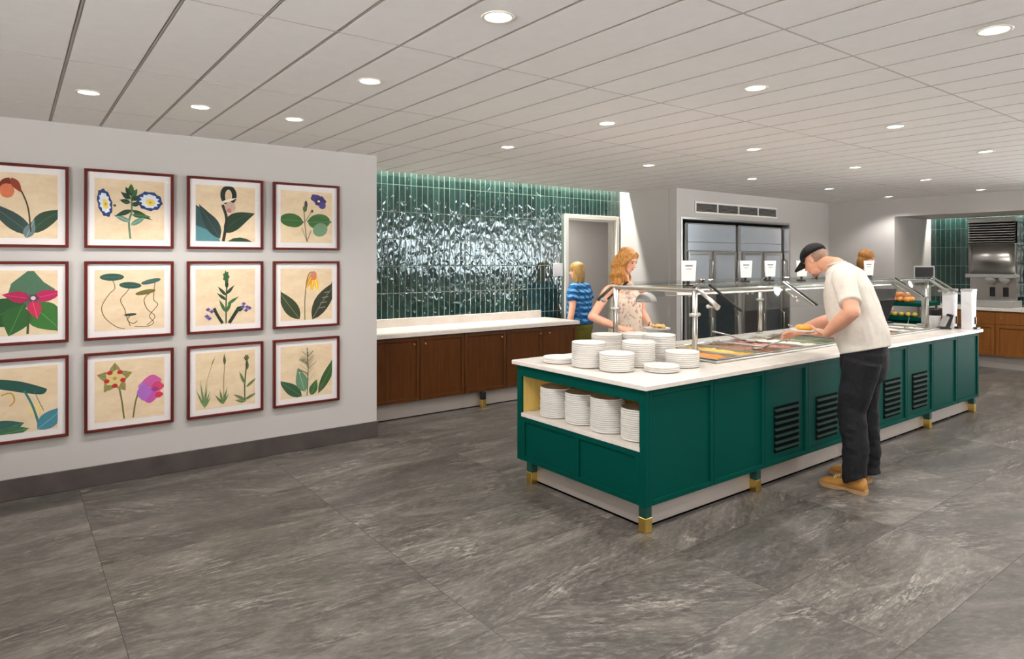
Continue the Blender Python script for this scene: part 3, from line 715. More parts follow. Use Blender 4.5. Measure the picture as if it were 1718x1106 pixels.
def a_slipper():      # c1r1
    A = Art(); A.leaf(.68,.05,138,.75,.13,(50,72,66)); A.leaf(.66,.08,38,.62,.13,(46,70,52),.06); A.leaf(.6,.0,70,.3,.08,(104,124,124))
    A.st([(.66,.1),(.62,.5),(.5,.82),(.42,.9)],.02,(70,64,40)); A.p(leafpoly(.42,.92,-60,.26,.06),(150,64,40)); A.p(leafpoly(.4,.92,-120,.28,.07),(120,50,40)); A.d(.37,.72,.09,.11,(214,120,80)); return A
def a_trillium():     # c1r2
    A = Art()
    A.p([(.35,.5),(.42,.8),(.62,.99),(.7,.99),(.82,.82),(.97,.7),(.8,.5),(.6,.42)],(74,110,84)); A.leaf(.6,.48,205,.7,.24,(40,84,44)); A.leaf(.66,.48,-48,.6,.24,(58,112,50)); A.leaf(.56,.46,250,.5,.2,(48,96,46))
    A.st([(.62,.02),(.64,.5)],.03,(60,84,50)); A.leaf(.68,.56,14,.42,.1,(176,38,88)); A.leaf(.66,.56,168,.36,.1,(160,34,76)); A.leaf(.68,.54,-78,.3,.1,(190,50,84)); A.d(.69,.57,.07,.06,(90,70,90),0,.2,6); A.d(.69,.57,.03,.03,(220,200,190)); return A
def a_cardinal():     # c1r3
    A = Art(); A.p(curve((.0,.88),(.3,.84),(.55,.78),(.82,.66),(.86,.62),(.8,.56),(.6,.6),(.4,.66),(.0,.78)),(36,84,74)); A.d(.72,.34,.1,.1,(232,208,150))
    A.st([(.58,.64),(.68,.4),(.76,.1)],.03,(60,120,120)); A.st([(.7,.62),(.82,.3)],.008,(110,100,100)); A.leaf(.74,.02,40,.5,.14,(70,132,148)); A.leaf(.1,.02,15,.5,.16,(46,92,84)); A.leaf(.25,.0,8,.4,.1,(62,104,72)); A.st([(.3,.6),(.42,.62),(.46,.5),(.4,.42)],.02,(190,150,60)); return A
def a_glory():        # c2r1
    A = Art()
    for u, v, rx, ry, g in ((.14,.6,.1,.23,10),(.78,.66,.19,.16,-10)):
        A.d(u,v,rx,ry,(34,62,118),g,.07,9); A.d(u,v,rx*.72,ry*.72,(226,230,236),g,.16,11); A.d(u+.01,v-.02,rx*.36,ry*.36,(240,206,90),g,.12,7); A.d(u+.01,v-.02,rx*.12,ry*.1,(196,150,50))
    A.st([(.5,.02),(.48,.3),(.52,.5),(.51,.86)],.03,(104,128,104))
    for u, v, a, l, c in ((.5,.3,155,.27,(110,140,126)),(.5,.24,35,.3,(96,134,118)),(.52,.5,205,.27,DG),(.52,.5,-28,.34,DG),(.52,.42,-5,.28,MG),(.5,.62,165,.16,DG),(.52,.66,40,.14,DG),(.5,.68,140,.18,DG),(.52,.72,60,.16,MG),(.51,.74,120,.16,DG),(.51,.78,90,.16,MG),(.52,.58,20,.14,DG)): A.leaf(u,v,a,l,.045,c)
    A.leaf(.3,.56,170,.05,.02,DG); return A
def a_lilypad():      # c2r2
    A = Art(); br = (110,92,62)
    for P in ([(.24,.86),(.28,.7),(.2,.6),(.1,.4),(.14,.22),(.3,.06),(.42,.02)],[(.52,.74),(.44,.62),(.36,.5),(.42,.34),(.44,.24),(.5,.06)],[(.86,.78),(.84,.5),(.9,.4),(.78,.22),(.84,.1),(.74,.04),(.56,.05)],[(.78,.6),(.7,.5),(.74,.34),(.86,.2),(.74,.06)],[(.5,.24),(.46,.16),(.54,.1),(.6,.14)]): A.st(P,.012,br)
    for u, v, rx, ry, g, c in ((.24,.88,.17,.06,0,(48,84,72)),(.5,.74,.16,.055,-4,(44,78,70)),(.8,.8,.15,.04,14,(60,96,92)),(.72,.62,.15,.04,12,(110,100,44)),(.5,.25,.09,.022,4,(40,52,32))): A.d(u,v,rx,ry,c,g); A.st([(u-rx*.8,v),(u+rx*.8,v)],.004,(96,124,104))
    return A
def a_pitcher():      # c2r3
    A = Art(); A.st([(.34,.55),(.38,.3),(.41,.02)],.025,(112,108,70)); A.st([(.66,.55),(.58,.3),(.54,.02)],.025,(112,108,70))
    for k in range(5): t = math.radians(72*k+18); A.leaf(.28+.04*math.cos(t),.7+.04*math.sin(t),72*k+18,.22,.085,(136,140,84),0,(176,60,70))
    A.d(.28,.7,.13,.13,(216,196,130),0,.14,5)
    for k in range(5): t = math.radians(72*k+54); A.d(.28+.12*math.cos(t),.7+.12*math.sin(t),.04,.035,(186,40,50))
    A.d(.28,.7,.03,.03,(170,150,90))
    for u, v, rx, ry, c in ((.74,.52,.12,.11,(178,120,196)),(.82,.6,.13,.1,(196,92,158)),(.9,.5,.09,.08,(206,64,104)),(.78,.36,.12,.12,(194,82,168)),(.7,.42,.1,.13,(168,104,190)),(.92,.36,.06,.05,(206,54,84)),(.86,.46,.05,.04,(150,60,140))): A.d(u,v,rx,ry,c,0,.08,4)
    return A
def a_ladys():        # c3r1
    A = Art(); A.p(leafpoly(.4,.06,128,.8,.22,.04),(50,80,82)); A.p([(0,.28),(.2,.2),(.38,.06),(.4,0),(0,0)],(82,132,138)); A.leaf(.4,.05,120,.7,.12,(42,62,58)); A.leaf(.46,.16,34,.66,.16,DG,.07); A.p([(.52,0),(.62,.06),(.74,.08),(.86,.05),(.95,0)],(46,70,46))
    A.st([(.45,.0),(.5,.3),(.5,.46),(.44,.66)],.05,(40,46,38)); A.p(disc(.54,.84,.14,.18),(34,44,36)); A.d(.54,.82,.06,.12,(222,196,158)); A.leaf(.42,.7,20,.28,.03,(236,226,206)); A.d(.57,.62,.09,.1,(204,168,152)); A.d(.55,.56,.04,.04,(180,120,110)); return A
def a_sage():         # c3r2
    A = Art(); A.st([(.5,.02),(.5,.4),(.52,.9)],.025,(70,92,62)); A.d(.5,.86,.05,.1,MG,0,.2,7); A.d(.51,.72,.03,.06,DG)
    for u, v, a, l, c in ((.5,.52,130,.22,DG),(.5,.54,50,.22,DG),(.5,.44,140,.2,DG),(.52,.36,35,.24,MG),(.49,.22,115,.26,MG),(.51,.22,70,.24,MG)): A.leaf(u,v,a,l,.03,c)
    A.st([(.44,.02),(.34,.2),(.3,.3)],.05,DG); A.st([(.55,.02),(.66,.2),(.72,.3)],.06,DG); A.leaf(.68,.24,30,.16,.05,DG)
    for u, v in ((.2,.28),(.26,.24),(.18,.16),(.22,.12),(.8,.36),(.86,.3),(.84,.24),(.9,.28),(.78,.3)): A.d(u,v,.032,.028,(92,78,150),0,.25,4)
    return A
def a_grass():        # c3r3
    A = Art(); A.st([(.14,.02),(.16,.4),(.28,.84)],.008,(150,128,84)); A.leaf(.25,.76,68,.18,.014,(130,110,70))
    for a, l in ((98,.5),(84,.42),(112,.36),(72,.3),(60,.22)): A.leaf(.14,.03,a,l,.018,(88,112,72))
    A.st([(.46,.06),(.46,.5),(.48,.8)],.014,(150,140,90)); A.leaf(.475,.76,92,.2,.024,(70,74,44))
    for a, l in ((125,.22),(100,.28),(60,.2),(75,.3)): A.leaf(.44,.06,a,l,.02,(80,104,62))
    A.st([(.82,.06),(.82,.4),(.86,.84)],.022,(78,96,54)); A.d(.85,.86,.04,.05,(92,100,60),0,.2,6); A.leaf(.86,.64,92,.2,.03,(60,80,50))
    for u, v, a, l in ((.82,.38,112,.26),(.84,.32,40,.26),(.82,.1,150,.22),(.82,.1,25,.24),(.82,.06,165,.18)): A.leaf(u,v,a,l,.025,(82,106,62))
    return A
def a_violet():       # c4r1
    A = Art(); A.st([(.5,.02),(.46,.36),(.44,.7)],.018,(120,110,80)); A.st([(.5,.02),(.4,.3)],.01,(120,110,80)); A.st([(.5,.02),(.58,.24)],.014,(120,110,80)); A.st([(.46,.4),(.58,.6)],.012,(120,110,80))
    for q in (disc(.2,.43,.21,.13,-6), leafpoly(.44,.4,180,.46,.12)): A.p(q,(62,104,54))
    A.p(disc(.74,.42,.22,.15,6),(72,116,66)); A.p(leafpoly(.5,.42,0,.5,.12),(62,106,60)); A.p(disc(.76,.26,.15,.13,30),(118,150,118)); A.st([(.5,.4),(.96,.42)],.006,(120,150,110)); A.st([(.02,.44),(.4,.42)],.006,(120,150,110))
    A.d(.48,.74,.03,.08,(70,62,70)); A.d(.46,.66,.04,.06,(84,100,64)); A.d(.6,.62,.025,.03,(90,100,60))
    A.d(.68,.87,.11,.08,(70,62,120),-20,.08,5); A.d(.76,.82,.11,.1,(58,50,104),0,.1,5); A.d(.8,.74,.07,.07,(78,70,130)); A.d(.73,.82,.025,.02,(230,214,150)); return A
def a_trout():        # c4r2
    A = Art(); A.leaf(.36,.02,126,.72,.15,(60,70,44),.0,(150,150,110)); A.leaf(.6,.0,54,1.0,.17,(54,58,44),.04,(150,150,120))
    for k in range(4): A.st([(.72+.04*k,.22+.1*k),(.86+.03*k,.24+.1*k)],.02,(130,128,104),False)
    A.st([(.46,.0),(.46,.4),(.5,.78),(.56,.92),(.62,.92)],.018,(112,104,64)); A.leaf(.63,.94,-96,.4,.07,(226,170,60)); A.leaf(.62,.94,-76,.42,.06,(236,186,74)); A.leaf(.62,.94,-112,.38,.05,(214,150,56)); A.d(.63,.86,.06,.09,(206,128,104)); return A
def a_wort():         # c4r3
    A = Art(); A.leaf(.4,.02,142,.56,.12,(54,90,62)); A.leaf(.46,.1,106,.5,.13,(104,140,110)); A.leaf(.58,.02,70,.32,.09,(66,104,62)); A.leaf(.72,.04,62,.9,.1,(60,92,50)); A.st([(.72,.04),(.8,.24)],.016,(110,80,60)); A.st([(.5,.02),(.52,.5),(.5,.96)],.018,(104,112,80))
    rnd = random.Random(3)
    for k in range(46):
        v = rnd.uniform(.4,.97); sp = .3*(1.05-v)+.08; u = .5+rnd.uniform(-sp,sp); A.st([(.51,max(.3,v-.12)),(u,v)],.005,(120,118,92),False); A.d(u,v,.013,.013,(214,206,178))
    return A
COLX = [(-.253,.313),(.404,.971),(1.064,1.63),(1.711,2.279)]; ROWZ = [(1.692,2.252),(1.038,1.598),(.386,.947)]
arts = [[a_slipper,a_trillium,a_cardinal],[a_glory,a_lilypad,a_pitcher],[a_ladys,a_sage,a_grass],[a_violet,a_trout,a_wort]]
plab = [['a drooping red flower and two big dark leaves','magenta three-petalled flower on broad green leaves','long dark green leaf arching over blue-green leaves'],
        ['two blue trumpet flowers with yellow hearts','green floating pads on tangled brown stems','green-red star flower beside a pink and purple one'],
        ['single bud above large teal leaves','upright leafy stalk with small purple flowers at its foot','three slender grasses side by side'],
        ['dark violet flower over two round green leaves','hanging yellow bell flower between two dark leaves','wispy pale flower cluster among four green leaves']]
for c in range(4):
    for r in range(3):
        x0, x1 = COLX[c]; z0, z1 = ROWZ[r]; yb = YA-.001
        t = thing('framed_print', 'dark red framed print of '+plab[c][r], 'picture', ((x0+x1)/2, yb, z0), 'framed botanical prints on the white wall')
        fw, dp = .019, .032; mb = MB()
        mb.box(x0,x0+fw,yb-dp,yb,z0,z1,.002); mb.box(x1-fw,x1,yb-dp,yb,z0,z1,.002); mb.box(x0+fw,x1-fw,yb-dp,yb,z0,z0+fw,.002); mb.box(x0+fw,x1-fw,yb-dp,yb,z1-fw,z1,.002)
        part('frame', mb, M['mahog'], t)
        mb = MB(); mb.box(x0+fw,x1-fw,yb-.014,yb-.004,z0+fw,z1-fw); part('mat_board', mb, M['mat'], t)
        mw = .062; u0, u1, w0, w1 = x0+mw, x1-mw, z0+mw, z1-mw
        mb = MB(); mb.box(u0,u1,yb-.0145,yb-.0135,w0,w1); pp = part('paper', mb, M['paper'], t, 'aged cream paper')
        A = arts[c][r](); mb = MB(); yy = yb-.0149
        for k, (poly, col) in enumerate(A.sh):
            q = [(u0+(u1-u0)*min(max(a,.0),1), yy-k*.0001, w0+(w1-w0)*min(max(b,.0),1)) for a, b in poly]
            mb.add(q, [list(range(len(q)))], col)
        il = part('illustration', mb, M['ink'], pp, 'printed plant drawing')
        mb = MB(); mb.box(x0+fw,x1-fw,yb-.0275,yb-.0255,z0+fw,z1-fw); part('glass', mb, M['picglass'], t)

# ------------------------------------------------------------------ plates
PR = .115; PT = .0128
def plate_mesh():
    mb = MB(); R = PR
    prof = [(.001,.0008),(R*.6,.0008),(R*.64,.0),(R*.68,.001),(R*.92,.0028),(R*.985,.0042),(R,.0066),(R,.0145),(R*.985,.0158),(R*.93,.0135),(R*.7,.0056),(R*.6,.0045),(.001,.0045)]
    mb.lathe((0,0,0), prof, 40); return mb.mesh('plate', M['plate'])
PM = plate_mesh()
def stack(x, y, z, n, where, group, seed):
    rnd = random.Random(seed)
    for k in range(n):
        o = link(bpy.data.objects.new('plate', PM)); o.location = (x+rnd.uniform(-.0016,.0016), y+rnd.uniform(-.0016,.0016), z+.0004+k*PT); o.rotation_euler.z = rnd.uniform(0,6.28)
        if k == n-1: l = 'white plate on top of '+where
        elif k == 0: l = 'white plate at the bottom of '+where
        else: l = 'white plate %s from the bottom of %s' % (ordw[k], where)
        tag(o, l, 'plate', group)
def front_to_center(p): d = Vector((p.x,p.y,0)).normalized()*PR; return p+d
tz = TZ1
ST = [('a',(938,612),3,'the low stack at the left corner'),('b',(989,619.5),13,'the tall stack left of the short front stack'),('c',(1033,626),9,'the front middle stack'),
      ('d',(1071,618),13,'the tall stack behind the front middle one'),('e',(1103,606),15,'the tallest stack, beside the guard'),('f',(1110,627.5),3,'the low front stack'),('g',(1144.5,619),8,'the right stack beside the food well')]
PTS = {}
for k, p, n, w in ST: q = front_to_center(at_z(*p, tz)); PTS[k] = [Vector((q.x,q.y,0)), n, w]
PTS['h'] = [Vector((3.62,3.58,0)), 13, 'the half hidden rear stack']; PTS['i'] = [Vector((3.83,3.48,0)), 13, 'the rear stack by the far guard post']
PTS['e'][0] = Vector((3.73,3.16,0))
for it in range(60):
    ks = list(PTS)
    for i in range(len(ks)):
        for j in range(i):
            a, b = PTS[ks[i]][0], PTS[ks[j]][0]; d = a-b; m = 2*PR+.006-d.length
            if m > 0: d = d.normalized()*m*.5; PTS[ks[i]][0] = a+d; PTS[ks[j]][0] = b-d
for i, (k, (p, n, w)) in enumerate(PTS.items()): stack(p.x, p.y, tz, n, w, 'plates in stacks on the island worktop', i)
for i, (y, n, w) in enumerate([(3.555,16,'the leftmost stack on the open shelf'),(3.305,16,'the second stack on the open shelf'),(3.045,17,'the third stack on the open shelf'),(2.785,15,'the rightmost stack on the open shelf')]):
    stack(3.09+.012*(i % 2), y, .5, n, w, 'plates on the island open shelf', 40+i)

# ------------------------------------------------------------------ serving utensils
def spoon(px, py, z, ang, lab, ln=.3):
    t = thing('serving_spoon', lab, 'spoon', (px,py,z), 'serving utensils in the food pans'); u = Vector((math.cos(ang),math.sin(ang),0))
    p = Vector((px,py,z)); mb = MB(); mb.tube([p,p+u*ln*.5+Vector((0,0,.05)),p+u*ln+Vector((0,0,.085))],[.006,.006,.008],8,flat=.45); part('handle', mb, M['chrome'], t)
    mb = MB(); mb.ell(p-u*.035,(.045,.03,.012),Matrix.Rotation(ang,3,'Z'),16,8); part('bowl', mb, M['chrome'], t)
spoon(5.12,3.36,.9,2.5,'steel serving spoon resting in the fourth steel pan'); spoon(4.78,3.0,.9,-.9,'steel serving spoon leaning on the front rim of the third pan',.2)
spoon(6.2,3.3,.9,2.6,'steel serving spoon behind the man\'s reaching hand'); spoon(7.5,3.02,.9,.3,'steel serving spoon in the pan right of the man',.22)

# ------------------------------------------------------------------ reach-in cabinets in the far opening
def fridge(x0, x1, lab, split):
    y = YD+.1; t = thing('holding_cabinet', lab, 'refrigerator', ((x0+x1)/2, y+.35, 0), 'steel holding cabinets in the wall opening')
    mb = MB(); mb.box(x0, x1, y+.02, y+.7, .06, 2.12, .004); part('cabinet_body', mb, M['greypaint'], t)
    mb = MB(); mb.box(x0+.03, x1-.03, y-.0, y+.02, 1.862, 2.10, .004); part('header_panel', mb, M['fridgesteel'], t)
    mb = MB(); mb.box(x0+.03, x1-.03, y-.0, y+.02, 1.745, 1.855, .004); part('control_panel', mb, M['fridgesteel'], t)
    for a, b in split:
        for z0, z1, gl in ((1.22,1.73,'fridgesteel'),(.16,1.2,'fridgeglass')):
            mb = MB(); f = .045
            mb.box(a,a+f,y-.012,y+.018,z0,z1,.004); mb.box(b-f,b,y-.012,y+.018,z0,z1,.004); mb.box(a+f,b-f,y-.012,y+.018,z0,z0+f,.004); mb.box(a+f,b-f,y-.012,y+.018,z1-f,z1,.004)
            d = part('door', mb, M['steel'], t); mb = MB(); mb.box(a+f,b-f,y-.004,y+.01,z0+f,z1-f); part('door_panel', mb, M[gl], d)
            zc = (z0+z1)/2; mb = MB(); mb.tube([(b-.022,y-.012,zc-.14),(b-.022,y-.05,zc-.12),(b-.022,y-.05,zc+.12),(b-.022,y-.012,zc+.14)],.009,8); part('handle', mb, M['chrome'], d)
    mb = MB(); mb.box(x0, x1, y+.05, y+.65, 0, .06); part('base', mb, M['black'], t)
fridge(7.26, 8.42, 'left steel cabinet with paired doors inside the wall opening', [(7.29,7.79),(7.86,8.39)])
fridge(8.48, 9.62, 'right steel cabinet with paired doors inside the wall opening', [(8.56,9.06),(9.11,9.60)])
mb = MB(); mb.box(OX0-.004, OX0+.028, YD-.006, YD+.125, 0, OZ, .003); mb.box(OX1-.03, OX1+.004, YD-.006, YD+.125, 0, OZ, .003); mb.box(OX0+.028, OX1-.03, YD-.006, YD+.125, OZ-.03, OZ+.004, .003)
struct('trim_2', mb, M['steel'])
mb = MB(); mb.box(OX0+.028, 7.25, YD+.14, YD+.16, 0, OZ); mb.box(OX0+.03, OX1-.03, YD+.125, YD+.145, 2.105, OZ-.03); struct('gap_shade', mb, M['darkgap'])  # black sheets take the place of shaded gaps around the cabinets
# air grille
t = thing('air_vent', 'long white four-section air grille above the steel cabinets', 'vent', (8.3, YD, 2.33))
v0, v1, vz0, vz1 = 7.30, 9.28, 2.245, 2.405; mb = MB(); f = .025
mb.box(v0,v1,YD-.016,YD,vz0,vz0+f,.003); mb.box(v0,v1,YD-.016,YD,vz1-f,vz1,.003)
n4 = (v1-v0-f)/4
for k in range(5): mb.box(v0+k*n4, v0+k*n4+f, YD-.016, YD, vz0+f, vz1-f, .003)
part('frame', mb, M['trimwhite'], t)
mb = MB(); mb.box(v0+.01, v1-.01, YD-.002, YD-.0005, vz0+.01, vz1-.01); part('duct_dark_sheet', mb, M['darkgap'], t)  # thin black sheet in place of the shaded duct
for k in range(4):
    mb = MB(); a, b = v0+k*n4+f, v0+(k+1)*n4
    for q in range(7): z = vz0+f+.012+q*.0155; mb.prism([(0,0),(.011,.007),(.011,.009),(0,.002)], (a,YD-.013,z-.004), (0,1,0), (0,0,1), (b-a,0,0))
    part('louvre_slats', mb, M['greypaint'], t)

# ------------------------------------------------------------------ niche: oak cabinets, steel dispenser
NXF = 11.66
def niche_unit(y0, y1, lab, kn):
    t = thing('base_cabinet', lab, 'cabinet', (NXF+.25, (y0+y1)/2, 0), 'oak base cabinets in the niche')
    mb = MB(); mb.box(NXF+.02, XN-.012, y0+.001, y1-.001, .19, .85, .002); part('body', mb, M['wood2'], t)
    mb = MB(); mb.box(NXF+.06, NXF+.075, y0, y1, .0, .19, .001); part('toe_kick', mb, M['kick'], t, 'brushed steel toe kick')
    mb = MB(); mb.box(NXF, NXF+.018, y0+.003, y1-.003, .66, .845, .002); d = part('drawer_front', mb, M['wood2'], t); knob(d, NXF, kn, .75, 'x-')
    mb = MB(); shaker(mb, y0+.003, y1-.003, .19, .655, NXF, 'x-', fr=.05); part('door', mb, M['wood2'], t)
niche_unit(3.485, 4.1, 'oak cabinet left of the seam under the drink dispenser', 3.56); niche_unit(2.87, 3.485, 'oak cabinet at the right edge of the photo', 3.41); niche_unit(2.25, 2.87, 'oak cabinet hidden past the right edge of the photo', 2.8); niche_unit(4.1, 4.53, 'oak cabinet at the left end of the niche', 4.2)
mb = MB(); mb.box(NXF-.025, XN-.011, 2.2, YN-.005, .855, .9, .003); solo('worktop', mb, M['quartz'], 'pale worktop over the oak cabinets in the niche', 'worktop', (11.95, 3.2, .855))
mx = 11.86; my0, my1 = 3.30, 3.90
t = thing('drink_dispenser', 'tall stainless drink and ice dispenser with louvred top', 'drink dispenser', (12.0, 3.6, .9))
mb = MB(); mb.box(mx+.10, XN-.02, my0+.02, my1-.02, 1.05, 2.26, .006); part('body', mb, M['steel'], t)
mb = MB()
mb.rings([[Vector((mx+.02-.05*math.sin(math.pi*q/8), my0+(my1-my0)*q/8, z)) for q in range(9)]+[Vector((mx+.14, my1, z)), Vector((mx+.14, my0, z))] for z in (1.40,1.86)], True, True); part('front_panel', mb, M['steel'], t, 'curved polished front panel')
mb = MB()
mb.box(mx+.05, mx+.12, my0, my1, 1.87, 2.19)
hood = part('louvre_box', mb, M['darkgap'], t); mb = MB()
for q in range(8): z = 1.885+q*.038; mb.prism([(0,0),(.05,.02),(.05,.03),(0,.012)], (mx, my0, z), (1,0,0), (0,0,1), (0,my1-my0,0))
part('louvre_slats', mb, M['steel'], hood)
mb = MB(); mb.box(mx+.0, XN-.02, my0-.01, my1+.01, 2.19, 2.262, .004); part('top_cap', mb, M['steel'], t)
mb = MB(); mb.box(mx-.06, mx+.14, my0-.02, my1+.02, 1.345, 1.40, .006); part('ledge', mb, M['greypaint'], t)
mb = MB(); mb.box(mx+.08, mx+.14, my0+.0, my1-.0, 1.0, 1.345, .004); part('lower_panel', mb, M['steel'], t)
for yc in (3.60, 3.43):
    mb = MB(); mb.lathe((mx+.01,yc,1.345), [(.075,0),(.075,-.03),(.05,-.075),(.035,-.08),(.035,-.1)], 18); nz = part('nozzle', mb, M['greypaint'], t, 'dark dispensing nozzle')
    mb = MB(); mb.box(mx+.066, mx+.08, yc-.035, yc+.035, 1.06, 1.2, .004); mb.box(mx+.05, mx+.066, yc-.012, yc+.012, 1.09, 1.19, .003); part('push_lever', mb, M['black'], t)
mb = MB(); mb.box(mx-.08, XN-.02, my0-.0, my1+.02, .9005, 1.0, .005); part('drip_tray', mb, M['greypaint'], t)

# ------------------------------------------------------------------ right end of the island, display stand beyond it
def cup_dispenser(x, y, lab):
    t = thing('cutlery_dispenser', lab, 'dispenser', (x,y,tz), 'white dispensers at the far island end')
    mb = MB(); mb.prism([(-.04,0),(.06,0),(.085,.40),(-.055,.40)], (x-.06,y-.05,tz), (1,0,-.0), (0,0,1), (0,.1,0)); part('body', mb, M['whiteplastic'], t)
    mb = MB(); mb.prism([(-.06,.40),(.09,.40),(.085,.425),(-.05,.425)], (x-.06,y-.055,tz), (1,0,0), (0,0,1), (0,.11,0)); part('lid', mb, M['greypaint'], t)
    mb = MB(); mb.box(x-.07,x+.03,y-.085,y-.05,tz+.0,tz+.02,.003); mb.box(x-.03,x-.01,y-.062,y-.05,tz+.05,tz+.13,.002); part('outlet', mb, M['black'], t)
cup_dispenser(8.135,2.83,'white cutlery dispenser nearer the guard end post'); cup_dispenser(8.215,2.68,'white cutlery dispenser at the outer island corner')
t = thing('card_reader_stand', 'black angled stand at the foot of the last guard post', 'stand', (7.98,2.84,tz))
mb = MB(); mb.prism([(-.06,0),(.07,0),(.07,.01),(.055,.018),(.095,.15),(.07,.16),(.02,.045),(-.06,.01)], (7.87,2.80,tz), (.8,-.6,0), (0,0,1), (.05,.06,0)); part('wedge', mb, M['black'], t)
mb = MB(); mb.prism([(-.03,.03),(.0,.03),(.05,.13),(.025,.14)], (7.87,2.795,tz), (.8,-.6,0), (0,0,1), (.05,.06,0)); part('face', mb, M['greypaint'], t)
t = thing('paper_bowls', 'clear nested bowls behind the black angled stand', 'bowls', (8.05,2.965,tz))
mb = MB(); mb.lathe((8.05,2.965,tz), [(.04,0),(.044,.01),(.062,.12),(.066,.13),(.06,.128)], 24); part('bowl_stack', mb, M['whiteplastic'], t); mb = MB(); mb.lathe((8.05,2.965,tz+.13), [(.064,0),(.066,.06),(.068,.064),(.02,.064)], 24); part('top_bowl', mb, M['black'], t)
t = thing('display_screen', 'black screen with grey casing behind the last guard post', 'screen', (8.17,3.12,tz))
mb = MB(); mb.box(8.11,8.23,3.06,3.18,tz,tz+.015,.004); mb.box(8.15,8.19,3.10,3.14,tz+.015,tz+.44,.004); part('stand', mb, M['greypaint'], t)
mb = MB(); mb.box(8.12,8.145,3.02,3.22,tz+.44,tz+.67,.006); mb.box(8.145,8.20,3.04,3.20,tz+.46,tz+.65,.01); cs = part('casing', mb, M['greypaint'], t)
mb = MB(); mb.box(8.115,8.12,3.032,3.208,tz+.455,tz+.655,.001); part('screen', mb, M['black'], cs)
t.rotation_euler.z = .5
t = thing('counter_machine', 'tall black tapered machine standing on the island behind the man', 'machine', (8.08,3.57,tz))
mb = MB(); mb.prism([(-.06,.02),(.05,.02),(.13,.26),(.16,.40),(-.14,.40),(-.12,.26)], (8.10,3.52,tz), (.8,-.6,0), (0,0,1), (.06,.08,0)); part('housing', mb, M['black'], t)
mb = MB(); mb.prism([(-.11,0),(.11,0),(.10,.02),(-.10,.02)], (8.08,3.50,tz), (.8,-.6,0), (0,0,1), (.08,.11,0)); part('foot', mb, M['black'], t)
# stand with fruit
sx, sy = 9.98, 4.07
t = thing('display_stand', 'green two-shelf produce stand beyond the island', 'display stand', (sx,sy,0)); u0, u1 = sx-.3, sx+.3; w0, w1 = sy-.33, sy+.33
mb = MB(); mb.box(u0,u1,w0,w1,.0,.79,.004); part('base', mb, M['green'], t)
mb = MB(); mb.box(u0-.02,u1+.02,w0-.02,w1+.02,.79,.84,.004); part('shelf', mb, M['green'], t)
mb = MB(); mb.box(u0-.02,u1+.02,w0-.02,w1+.02,.985,1.035,.004); part('shelf', mb, M['green'], t)
for q in ((u0,w0),(u1-.03,w0),(u0,w1-.03),(u1-.03,w1-.03)): mb = MB(); mb.box(q[0],q[0]+.03,q[1],q[1]+.03,.84,.985,.002); part('upright', mb, M['steel'], t)
mb = MB(); mb.box(u0+.2,u1-.03,w0+.03,w1-.03,.842,.975); part('glass_bin', mb, M['glass'], t)
M['orange'] = simple('orange_peel', (236,150,50), .45, bump=.2, scale=40); M['yellow'] = simple('yellow_peel', (216,190,70), .45); M['lime'] = simple('lime_peel', (120,150,50), .45)
def fruit_mesh(nm, mat, r): mb = MB(); mb.ell((0,0,r*.94),(r,r,r*.94),seg=16,ring=10); return mb.mesh(nm, mat)
FM = {k: fruit_mesh(k, M[m_], r) for k, m_, r in (('orange','orange',.04),('lemon','yellow',.034),('lime','lime',.03))}
def fruit(k, x, y, z, lab, grp): o = link(bpy.data.objects.new(k, FM[k])); o.location = (x,y,z); tag(o, lab, 'fruit', grp)
for i in range(4):
    for j in range(3): fruit('orange', u0+.05+.085*j, w1-.22-.085*i, 1.0355, 'orange heaped on the top shelf of the green stand', 'oranges on the top shelf')
for i in range(3):
    for j in range(2): fruit('orange', u0+.092+.085*j, w1-.262-.085*i, 1.0355+.062, 'orange in the upper layer on the green stand', 'oranges in the upper layer')
for i in range(7): fruit('lemon' if i < 4 else 'lime', u0+.04, w0+.075+.085*i, .8405, 'yellow lemon on the lower shelf of the green stand' if i < 4 else 'green lime on the lower shelf of the green stand', 'lemons on the lower shelf' if i < 4 else 'limes on the lower shelf')
t = thing('sauce_bottle', 'brown sauce bottle with white cap near the far guard post', 'bottle', (7.72,3.70,tz))
c = (7.85,3.68)
mb = MB(); mb.lathe((7.72,3.70,tz), [(.03,0),(.034,.006),(.034,.12),(.022,.15),(.02,.16)], 18); part('body', mb, simple('brown_sauce', (86,44,28), .25), t); mb = MB(); mb.lathe((7.72,3.70,tz+.16), [(.026,0),(.026,.05),(.015,.055)], 16); part('cap', mb, M['whiteplastic'], t)

# ------------------------------------------------------------------ people
def remeshed(name, mb, mat, parent, voxel=.006, smooth=4, factor=.5, label=None, disp=None):
    tmp = bpy.data.objects.new('tmp', mb.mesh('tmp', mat)); link(tmp)
    r = tmp.modifiers.new('r', 'REMESH'); r.mode = 'VOXEL'; r.voxel_size = voxel; r.use_smooth_shade = True
    if smooth: s = tmp.modifiers.new('s', 'SMOOTH'); s.factor = factor; s.iterations = smooth
    dg = bpy.context.evaluated_depsgraph_get(); me = bpy.data.meshes.new_from_object(tmp.evaluated_get(dg)); me.name = name
    bpy.data.objects.remove(tmp)
    loc = OFF[parent.name]; vs = [v.co.copy() for v in me.vertices]
    if disp is not None: vs = [v+disp(v) for v in vs]
    for v, q in zip(me.vertices, vs): v.co = q-loc
    me.materials.clear(); me.materials.append(mat)
    for p in me.polygons: p.use_smooth = True; p.material_index = 0
    o = link(bpy.data.objects.new(name, me)); o.parent = parent; OFF[o.name] = loc
    return tag(o, label)
def frame3(f, up=(0,0,1)):
    f = Vector(f).normalized(); s = f.cross(Vector(up)).normalized(); u = s.cross(f); return Matrix((s, f, u)).transposed()   # x right, y forward, z up
